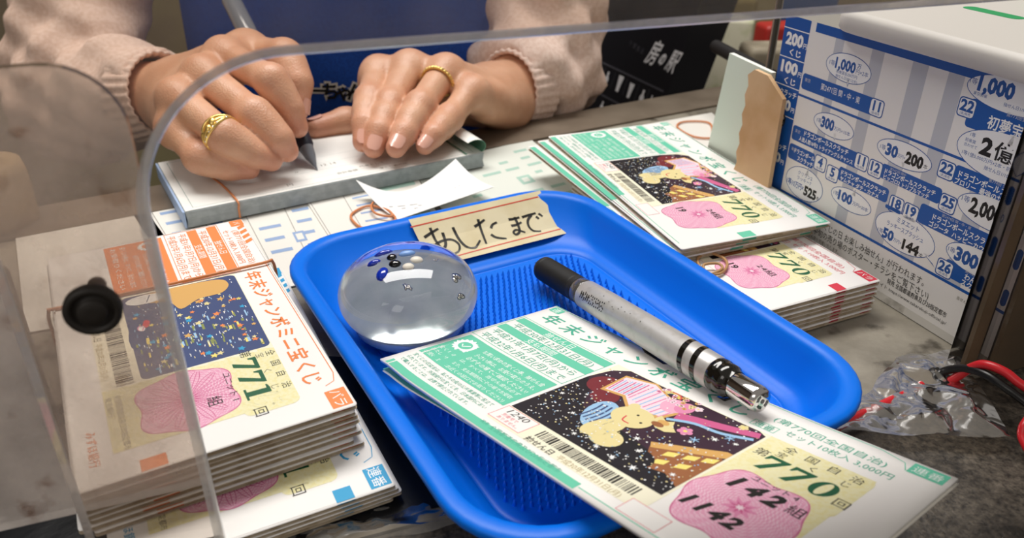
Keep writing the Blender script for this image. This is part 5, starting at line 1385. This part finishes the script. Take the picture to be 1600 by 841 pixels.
def surface_nets(D, lo, h):
    s = D < 0
    nx, ny, nz = D.shape
    c = s[:-1, :-1, :-1].astype(int)
    tot = np.zeros((nx-1, ny-1, nz-1), int)
    for i in (0, 1):
        for j in (0, 1):
            for k in (0, 1): tot += s[i:nx-1+i, j:ny-1+j, k:nz-1+k]
    act = (tot > 0) & (tot < 8)
    idx = -np.ones(act.shape, int); ii = np.argwhere(act); idx[act] = np.arange(len(ii))
    pos = np.zeros((len(ii), 3)); cnt_ = np.zeros(len(ii))
    cs = [(i, j, k) for i in (0, 1) for j in (0, 1) for k in (0, 1)]
    for a in range(8):
        for ax in range(3):
            if cs[a][ax]: continue
            b = list(cs[a]); b[ax] = 1
            pa, pb = ii+np.array(cs[a]), ii+np.array(b)
            da, db = D[tuple(pa.T)], D[tuple(pb.T)]
            m = (da < 0) != (db < 0)
            t = np.where(m, da/np.where(da == db, 1, da-db), 0)
            pos[m] += (pa+(pb-pa)*t[:, None])[m]; cnt_[m] += 1
    V = lo+h*pos/cnt_[:, None]
    F = []
    for ax in range(3):
        o = [0, 1, 2]; o.remove(ax); u, v = o
        sl0 = [slice(1, -1)]*3; sl0[ax] = slice(0, -1); sl1 = [slice(1, -1)]*3; sl1[ax] = slice(1, None)
        A, B2 = s[tuple(sl0)], s[tuple(sl1)]
        for flip, mk in ((False, A & ~B2), (True, ~A & B2)):
            q = np.argwhere(mk)
            if not len(q): continue
            off = np.array([1, 1, 1]); off[ax] = 0; q = q+off
            e = lambda du, dv: idx[tuple((q-np.array([du if k == u else dv if k == v else 0 for k in range(3)])).T)]
            f = np.stack([e(1, 1), e(0, 1), e(0, 0), e(1, 0)], 1)
            if (ax == 1) != flip: f = f[:, ::-1]
            F.append(f)
    return V, np.concatenate(F)
def relax(V, F, n=2, w=0.5):
    E = np.concatenate([F[:, [0, 1]], F[:, [1, 2]], F[:, [2, 3]], F[:, [3, 0]]]); E = np.concatenate([E, E[:, ::-1]])
    for _ in range(n):
        S = np.zeros_like(V); c = np.zeros(len(V)); np.add.at(S, E[:, 0], V[E[:, 1]]); np.add.at(c, E[:, 0], 1)
        V = V+(S/c[:, None]-V)*w
    return V

# skin: colour varies a little by noise and by a 'flush' attribute (pinker finger ends and knuckles)
def skin_build(nt, out):
    tc = N(nt, 'ShaderNodeTexCoord'); n1 = N(nt, 'ShaderNodeTexNoise', Scale=60.0, Detail=5.0)
    at = N(nt, 'ShaderNodeAttribute', attribute_name='flush')
    r = N(nt, 'ShaderNodeValToRGB'); e = r.color_ramp.elements
    e[0].position = .3; e[0].color = (*lin('#cd9877'), 1); e[1].position = .7; e[1].color = (*lin('#dcac8c'), 1)
    mx = N(nt, 'ShaderNodeMixRGB'); mx.inputs[2].default_value = (*lin('#d18a72'), 1)
    b = N(nt, 'ShaderNodeBsdfPrincipled', Roughness=0.42)
    b.inputs['Subsurface Weight'].default_value = 0.15; b.inputs['Subsurface Radius'].default_value = (1, .35, .2); b.inputs['Subsurface Scale'].default_value = .003
    v = N(nt, 'ShaderNodeTexVoronoi', Scale=900.0); n3 = N(nt, 'ShaderNodeTexNoise', Scale=170.0, Detail=6.0)
    ad = N(nt, 'ShaderNodeMath', operation='ADD')
    bp = N(nt, 'ShaderNodeBump', Strength=.22, Distance=.0008)
    L = nt.links.new
    for q in (n1, v, n3): L(tc.outputs['Object'], q.inputs['Vector'])
    L(n1.outputs['Fac'], r.inputs[0]); L(r.outputs[0], mx.inputs[1]); L(at.outputs['Fac'], mx.inputs[0]); L(mx.outputs[0], b.inputs['Base Color'])
    L(v.outputs['Distance'], ad.inputs[0]); L(n3.outputs['Fac'], ad.inputs[1]); L(ad.outputs[0], bp.inputs['Height']); L(bp.outputs[0], b.inputs['Normal'])
    L(b.outputs[0], out.inputs[0])
node_mat('skin', skin_build)
mat('nail', '#e0ab98', 0.18, coat=0.4)
mat('knit_pink', '#efd6c8', 0.85, noise=(350, '#e3c6b6', 0.4, 0.6), bump=(900, 0.2))
mat('apron_blue', '#1050b4', 0.6, noise=(500, '#0d46a2', 0.4, 0.6))
mat('gold', '#f4cf7a', 0.28, metal=0.8); mat('diamond', '#f4f4f2', 0.05, metal=0.6)

CLX, CLY = -0.130, 0.760           # trunk axis
person = empty('person', (CLX, CLY, -0.10), label='clerk in a pale pink cardigan and blue apron, writing with the right hand', cat='person')
PO = np.array([CLX, CLY, -0.10])

# finger joints: (image x, image y, distance along the view axis on the ground)
LHJ = dict(index=[(592, 112, .556), (578, 156, .519), (570, 194, .496), (567, 222, .4855)],
           middle=[(640, 104, .556), (610, 164, .513), (593, 205, .487), (584, 231, .4775)],
           ring=[(697, 110, .552), (656, 166, .509), (632, 208, .484), (619, 231, .4730)],
           pinky=[(738, 142, .540), (702, 184, .511), (678, 211, .489), (664, 228, .482)],
           thumb=[(690, 168, .580), (610, 188, .560), (540, 190, .541), (494, 201, .529)],
           wrist=[(775, 145, .600), (880, 118, .66)])
RHJ = dict(index=[(348, 86, .513), (424, 126, .480), (453, 170, .4755), (465, 199, .4750)],
           middle=[(315, 116, .491), (398, 180, .457), (436, 217, .4505), (449, 236, .4515)],
           ring=[(275, 152, .473), (350, 212, .4385), (398, 241, .440), (424, 251, .444)],
           pinky=[(272, 200, .462), (312, 246, .4395), (360, 262, .4375), (390, 265, .441)],
           thumb=[(385, 84, .540), (444, 90, .521), (464, 130, .507), (464, 170, .497)],
           wrist=[(272, 146, .548), (120, 160, .60)])
J3 = {s: {f: [np.array(at_y(*q)) for q in j] for f, j in T.items()} for s, T in (('L', LHJ), ('R', RHJ))}
RAD = dict(index=(.0104, .0090, .0080, .0066), middle=(.0106, .0092, .0082, .0067), ring=(.0102, .0089, .0078, .0065), pinky=(.0096, .0080, .0070, .0058), thumb=(.0130, .0108, .0098, .0078))
def hand_field(side, h=0.0011):
    J = J3[side]; pts = np.array([p for f in J for p in (J[f] if f != 'wrist' else J[f][:1])])
    w = J['wrist'][0]; fd = J['wrist'][1]-w; fd /= np.linalg.norm(fd)
    end = w+fd*0.075
    lo = np.minimum(pts.min(0), end)-.030; hi = np.maximum(pts.max(0), end)+.030
    Fd = Field(lo, hi, h)
    palm = Fd.new()
    # palm sheet: metacarpals and the wrist
    names = ['index', 'middle', 'ring', 'pinky']
    mc = [J[f][0] for f in names]
    nrm = np.cross(mc[3]-mc[0], w-mc[1]); nrm /= np.linalg.norm(nrm)
    if nrm[2] < 0: nrm = -nrm
    for i, f in enumerate(names):
        ww = w+(mc[i]-np.mean(mc, 0))*.42-nrm*.004
        Fd.cone(palm, mc[i]-nrm*.0020, ww, .0120 if f != 'pinky' else .0110, .0150, .010)
        Fd.cone(palm, mc[i]*.65+ww*.35-nrm*.008, ww-nrm*.006, .0110, .0130, .010)
    for i in range(3):
        Fd.cone(palm, mc[i]*.93+w*.07-nrm*.004, mc[i+1]*.93+w*.07-nrm*.004, .0100, .0100, .008)
    Fd.cone(palm, w, w+fd*.03, .0225, .0215, .014); Fd.cone(palm, w+fd*.03, end, .0215, .0240, .010)
    th = J['thumb']
    Fd.cone(palm, w+(th[0]-w)*.2, th[0], .0170, .0145, .012); Fd.cone(palm, th[0], mc[0]-nrm*.012, .0125, .0105, .012)
    D = palm
    for f in names+['thumb']:
        d = Fd.new(); P = J[f]; r = RAD[f]
        for k in range(3): Fd.cone(d, P[k], P[k+1], r[k], r[k+1], .0035)
        Fd.ell(d, P[1], (r[1]*1.035,)*3, None, .006)
        q = P[2]*.5+P[1]*.5; Fd.ell(d, q, (r[1]*.99,)*3, None, .006)
        # fingers meet the palm softly, one another with a crease
        near = np.linalg.norm(np.stack(np.meshgrid(*[Fd.lo[k]+Fd.h*np.arange(Fd.n[k]) for k in range(3)], indexing='ij'), -1)-P[0], axis=-1)
        kk = np.clip(.0105-(near-.008)*.55, .0010, .0105)
        hh = np.maximum(kk-np.abs(D-d), 0)/kk
        D = np.minimum(D, d)-hh*hh*kk*.25
    V, F = surface_nets(D, Fd.lo, Fd.h)
    V = relax(V, F, 2, .45)
    knk = np.array([p for f in names for p in J[f][:3]]+[J['thumb'][1], J['thumb'][2]]); tips = np.array([J[f][3] for f in names+['thumb']])
    fl = np.maximum(.55*np.exp(-(np.min(np.linalg.norm(V[:, None]-knk[None], axis=-1), 1)/.009)**2), .75*np.exp(-(np.min(np.linalg.norm(V[:, None]-tips[None], axis=-1), 1)/.012)**2))
    return V, F, fl, nrm
bodyV, bodyF, bodyA, base = [], [], [], 0
HN = {}
for s_ in 'LR':
    V, F, fl, nrm = hand_field(s_)
    HN[s_] = nrm
    bodyV.append(V); bodyF.append(F+base); bodyA.append(fl); base += len(V)
# arms and trunk inside the clothes
elb = {'L': np.array(at_y(845, 104, .665)), 'R': np.array(at_y(118, 152, .620))}
shd = {'L': np.array([CLX+.185, CLY+.03, .335]), 'R': np.array([CLX-.185, CLY+.03, .335])}
Fd = Field((CLX-.34, .50, -.16), (CLX+.36, CLY+.18, .46), .007); D = Fd.new()
for s_ in 'LR':
    J = J3[s_]; w = J['wrist'][0]
    Fd.cone(D, w+(elb[s_]-w)*.30, elb[s_], .0230, .032, .01); Fd.cone(D, elb[s_], shd[s_], .034, .043, .01)
for z, rx, ry in ((-.08, .145, .095), (.06, .150, .100), (.20, .160, .100), (.31, .150, .085)): Fd.ell(D, (CLX, CLY+.01, z), (rx, ry, .12), None, .04)
Fd.cone(D, (CLX-.14, CLY+.03, .35), (CLX+.14, CLY+.03, .35), .045, .045, .04); Fd.cone(D, (CLX, CLY+.03, .36), (CLX, CLY+.02, .43), .05, .047, .03)
V, F = surface_nets(D, Fd.lo, Fd.h); V = relax(V, F, 2)
bodyV.append(V); bodyF.append(F+base); bodyA.append(np.zeros(len(V)))
V = np.concatenate(bodyV); F = np.concatenate(bodyF); A = np.concatenate(bodyA)
def np_mesh(name, V, F, m, parent, smooth=True, org=PO, attr=None):
    me = bpy.data.meshes.new(name); me.from_pydata((V-org).tolist(), [], F.tolist()); me.materials.append(MATS[m])
    if smooth: me.polygons.foreach_set('use_smooth', [True]*len(me.polygons))
    if attr is not None:
        a = me.attributes.new('flush', 'FLOAT', 'POINT'); a.data.foreach_set('value', attr.astype(np.float32))
    me.update(); o = bpy.data.objects.new(name, me); COL.objects.link(o); o.parent = parent
    return o
np_mesh('body', V, F, 'skin', person, attr=A)

# finger nails
def nail(side, f, toward=None, L=.0100, W=.0092):
    P = J3[side][f]; r = RAD[f]; ax = P[3]-P[2]; ax /= np.linalg.norm(ax)
    d = HN[side].copy() if toward is None else np.array(toward, float)
    d -= ax*np.dot(d, ax); d /= np.linalg.norm(d); sd = np.cross(ax, d)
    V = []; nu, nv = 8, 8
    for j in range(nv+1):
        for i in range(nu+1):
            a = (i/nu-.5)*2; t = j/nv
            wv = 1.0 if t < .6 else math.sqrt(max(0, 1-((t-.6)/.46)**2)); wv *= (.80+.20*min(1, t*4))
            ang = a*wv*W/2/r[3]*.95
            c = P[3]+ax*(-L*.52+L*t); rad = r[3]*1.03+(r[2]-r[3])*max(0, .5-t)*.6+.0003-.0011*max(0, t-.55)
            V.append(c+(d*math.cos(ang)+sd*math.sin(ang))*rad)
    F = np.array([(j*(nu+1)+i, j*(nu+1)+i+1, (j+1)*(nu+1)+i+1, (j+1)*(nu+1)+i) for j in range(nv) for i in range(nu)])
    return np_mesh('fingernail', np.array(V), F, 'nail', person)
camd = lambda p: CPOS-p
for f in ('index', 'middle', 'ring', 'pinky'):
    t = camd(J3['L'][f][3]); nail('L', f, HN['L']*.62+t/np.linalg.norm(t)*.55)
nail('R', 'thumb', np.array([.75, .1, .5])); nail('L', 'thumb', HN['L'])

# cardigan: sleeves with open cuffs, and the trunk left and right of the apron
Fc = Field((CLX-.36, .47, -.20), (CLX+.37, CLY+.19, .47), .0042); D = Fc.new()
cuff = {}
for s_ in 'LR':
    J = J3[s_]; w = J['wrist'][0]; fd = J['wrist'][1]-w; fd /= np.linalg.norm(fd)
    c0 = w+fd*(.016 if s_ == 'L' else .012); cuff[s_] = (c0, fd)
    e = elb[s_]; mid = c0+(e-c0)*.5
    Fc.cone(D, c0-fd*.03, mid, .0310, .0380, .012); Fc.cone(D, mid, e, .0380, .0440, .015); Fc.cone(D, e, e+(shd[s_]-e)*.5, .0450, .0540, .025); Fc.cone(D, e+(shd[s_]-e)*.5, shd[s_], .0580, .0640, .02)
for z, rx, ry in ((-.10, .160, .106), (.06, .163, .110), (.20, .172, .110), (.31, .165, .096)): Fc.ell(D, (CLX, CLY+.01, z), (rx, ry, .13), None, .04)
Fc.cone(D, (CLX-.15, CLY+.03, .35), (CLX+.15, CLY+.03, .35), .055, .055, .04)
G = np.stack(np.meshgrid(*[Fc.lo[k]+Fc.h*np.arange(Fc.n[k]) for k in range(3)], indexing='ij'), -1)
# folds
fold = np.zeros(D.shape)
for s_ in 'LR':
    e = elb[s_]; c0, fd = cuff[s_]; q = G-e; rr_ = np.linalg.norm(q, axis=-1)
    al = q @ fd; up = q[..., 2]
    sd = np.cross(fd, [0, 0, 1]); sd /= np.linalg.norm(sd); la = q @ sd
    fold += np.exp(-(rr_/.10)**2)*(.0046*np.sin((al*1.0+up*.55)*150+2.2*np.sin(la*40))+.0028*np.sin((up-.4*al)*210+la*60))
    dc = (G-c0) @ fd
    fold += np.where((dc > -.02) & (dc < .20) & (np.linalg.norm(G-c0-dc[..., None]*fd, axis=-1) < .06), .0016*np.sin(dc*260+la*50)*np.clip((dc-.02)/.03, 0, 1), 0)
fold += .0022*np.sin(G[..., 0]*70+G[..., 2]*45)*np.sin(G[..., 2]*60)
D = D+fold
for s_ in 'LR':
    c0, fd = cuff[s_]; q = G-c0; dc = q @ fd; rad_ = np.linalg.norm(q-dc[..., None]*fd, axis=-1)
    close = (dc < .06) & (rad_ < .07) & (dc > -.09)
    D = np.where(close, np.maximum(D, -dc+.0015*np.sin(G[..., 2]*120)), D)            # flat cut
    D = np.where(close & (dc < .028), np.maximum(D, -(rad_-.0268)), D)               # hollow
V, F = surface_nets(D, Fc.lo, Fc.h); V = relax(V, F, 1, .5)
np_mesh('cardigan', V, F, 'knit_pink', person)['label'] = 'pale pink knitted cardigan with rumpled sleeves'
# cuff ribs
for s_ in 'LR':
    c0, fd = cuff[s_]; x = np.cross(fd, [0, 0, 1]); x /= np.linalg.norm(x); y = np.cross(x, fd)
    mb = MB(); rings = []
    for k, (dd, r) in enumerate(((.020, .0335), (.004, .0312), (-.0016, .0300), (-.0022, .0282), (.002, .0266), (.018, .0262))):
        rings.append([c0+fd*dd+(x*math.cos(a)+y*math.sin(a))*(r+.0007*math.cos(30*a)) for a in np.linspace(0, 2*math.pi, 120, endpoint=False)])
    mb.loft(rings, 'knit_pink', False, False); mb.build('sleeve_cuff', person, lambda p: np.array(p)-PO)

# apron, following the trunk
def ap(a, z, off=0.0):       # a: -1..1 across, z height
    t = a*.95; rx, ry = .178, .126
    if z > .20: rx, ry = .178, .126-.06*(z-.20)
    return np.array([CLX+rx*math.sin(t)+off*math.sin(t), CLY+.01-ry*math.cos(t)-off*math.cos(t)+.0022*math.sin(a*9+z*25), z])
mb = MB(); nu, nv = 40, 44; zs = np.linspace(-.19, .40, nv+1)
wid = lambda z: .93 if z < .10 else .93-.20*min(1, (z-.10)/.25)
for off, in ((0.006,), (.0085,)):
    pass
A0 = [ap((i/nu-.5)*2*wid(z), z, .0105) for z in zs for i in range(nu+1)]; A1 = [ap((i/nu-.5)*2*wid(z), z, .0090) for z in zs for i in range(nu+1)]
Fq = [(j*(nu+1)+i, j*(nu+1)+i+1, (j+1)*(nu+1)+i+1, (j+1)*(nu+1)+i) for j in range(nv) for i in range(nu)]
mb.add(A0, Fq, 'apron_blue', True); mb.add(A1, [f[::-1] for f in Fq], 'apron_blue', True)
apr = mb.build('apron', person, lambda p: np.array(p)-PO); apr['label'] = 'blue apron with outlined lettering'
# lettering on the apron, and a stitched waist band
cpt = at_y(529, 142, CLY-.128); az = cpt[2]; aa = math.asin(max(-1, min(1, (cpt[0]-CLX)/.187)))/.95
def ap_T(u, v, k): return tuple(ap(aa+u*.001/.178, az-v*.001, .0112+.0002*k)-PO)
mb = MB(); pr = Print(mb, ap_T, None)
for i, (ch, dx, dy, s_) in enumerate((('ー', -16, 0, 13), ('ち', -6.6, 0.2, 14), ('ゃ', 3.6, 1.0, 14), ('ん', 13.4, 0.8, 14))):
    pr.text(ch, dx, dy, s_, 'paper_warm', 1, al='c', bold=.13); pr.text(ch, dx, dy, s_*1.0, 'black_ink', 2, al='c', bold=.03)
mb.build('apron_lettering', apr)

# pen in the writing hand
pt = np.array(at_z(496, 266, PZ+.0004)); 
gp_ = (J3['R']['index'][3]+J3['R']['thumb'][3])/2
pe = np.array(at_y(346, -30, .585))
pdir = pe-pt; plen = min(.165, np.linalg.norm(pdir)); pdir /= np.linalg.norm(pdir)
x = np.cross(pdir, [0, 0, 1]); x /= np.linalg.norm(x); y = np.cross(pdir, x); Rp = np.array([x, y, pdir]).T
mat('pen_grey_clear', '#8e939b', 0.12, trans=0.35); mat('pen_navy', '#181c2c', 0.5)
wp = empty('ballpoint_pen', tuple(pt), label='dark pen with clear grey barrel held in the clerk\'s writing hand on the pad', cat='pen')
mb = MB(); mb.lathe([(.0003, 0), (.0008, .003), (.0034, .011), (.0046, .0185)], 'pen_grey_clear', 20, Rp); mb.build('cone_tip', wp)
mb = MB(); mb.lathe([(.0046, .0180), (.0054, .020), (.0060, .030), (.0060, .058)], 'pen_navy', 20, Rp); mb.build('rubber_grip', wp)
mb = MB(); mb.lathe([(.0058, .058), (.0064, .060), (.0066, plen-.012), (.0058, plen-.010), (.0034, plen-.009), (.0034, plen-.001), (.0020, plen)], 'pen_grey_clear', 20, Rp); mb.build('barrel', wp)

# rings
def ring_at(side, f, t, name, lab, r, beads):
    P = J3[side][f]; c = P[0]+(P[1]-P[0])*t; ax = P[1]-P[0]; ax /= np.linalg.norm(ax)
    rr0 = RAD[f][0]+(RAD[f][1]-RAD[f][0])*t
    x = CPOS-c; x -= ax*np.dot(x, ax); x /= np.linalg.norm(x); y = np.cross(ax, x)
    mb = MB()
    R0 = rr0*1.05+r*.5
    mb.tube([(x*math.cos(a)+y*math.sin(a))*R0 for a in np.linspace(0, 2*math.pi, 40, endpoint=False)], r, 'gold', 10, True)
    o = mb.build(name); o.location = c
    return tag(o, lab, 'ring'), x, y, ax, R0
o, x, y, ax, R0 = ring_at('L', 'ring', .34, 'gold_ring', 'twisted gold ring on the ring finger of the resting hand', .0011, None)
for i in range(15):
    a = (i/14-.5)*3.0
    bb = blob('twist_bead', o, (x*math.cos(a)+y*math.sin(a))*(R0+.0004), x*math.cos(a)+y*math.sin(a), .0017, .0011, .0010, 'gold', .7)
o, x, y, ax, R0 = ring_at('R', 'ring', .97, 'gold_ring', 'gold ring with small clear stones on the writing hand', .0016, None)
mb = MB()
for w_, da, m in ((.0034, 0.0, 'gold'), (-.0034, 0.0, 'gold')):
    mb.tube(smoothpath([(x*math.cos(a)+y*math.sin(a))*(R0+.0007)+ax*(w_*math.cos(a*1.25)) for a in np.linspace(-1.25, 1.25, 12)], 3), .0011, m, 8)
mb.build('crossed_band', o)
blob('gold_knot', o, x*(R0+.0012)-y*.0018, x, .0022, .0030, .0014, 'gold', .3); blob('gold_knot', o, x*(R0+.0012)+y*.0022+ax*.0012, x, .0020, .0026, .0014, 'gold', .3)
for i in range(7):
    a = -.9+i*.3; blob('clear_stone', o, (x*math.cos(a)+y*math.sin(a))*(R0+.0011)+ax*.0034*math.cos(a*1.25), x, .0008, .0008, .0008, 'diamond')

bpy.data.objects.remove(_to)
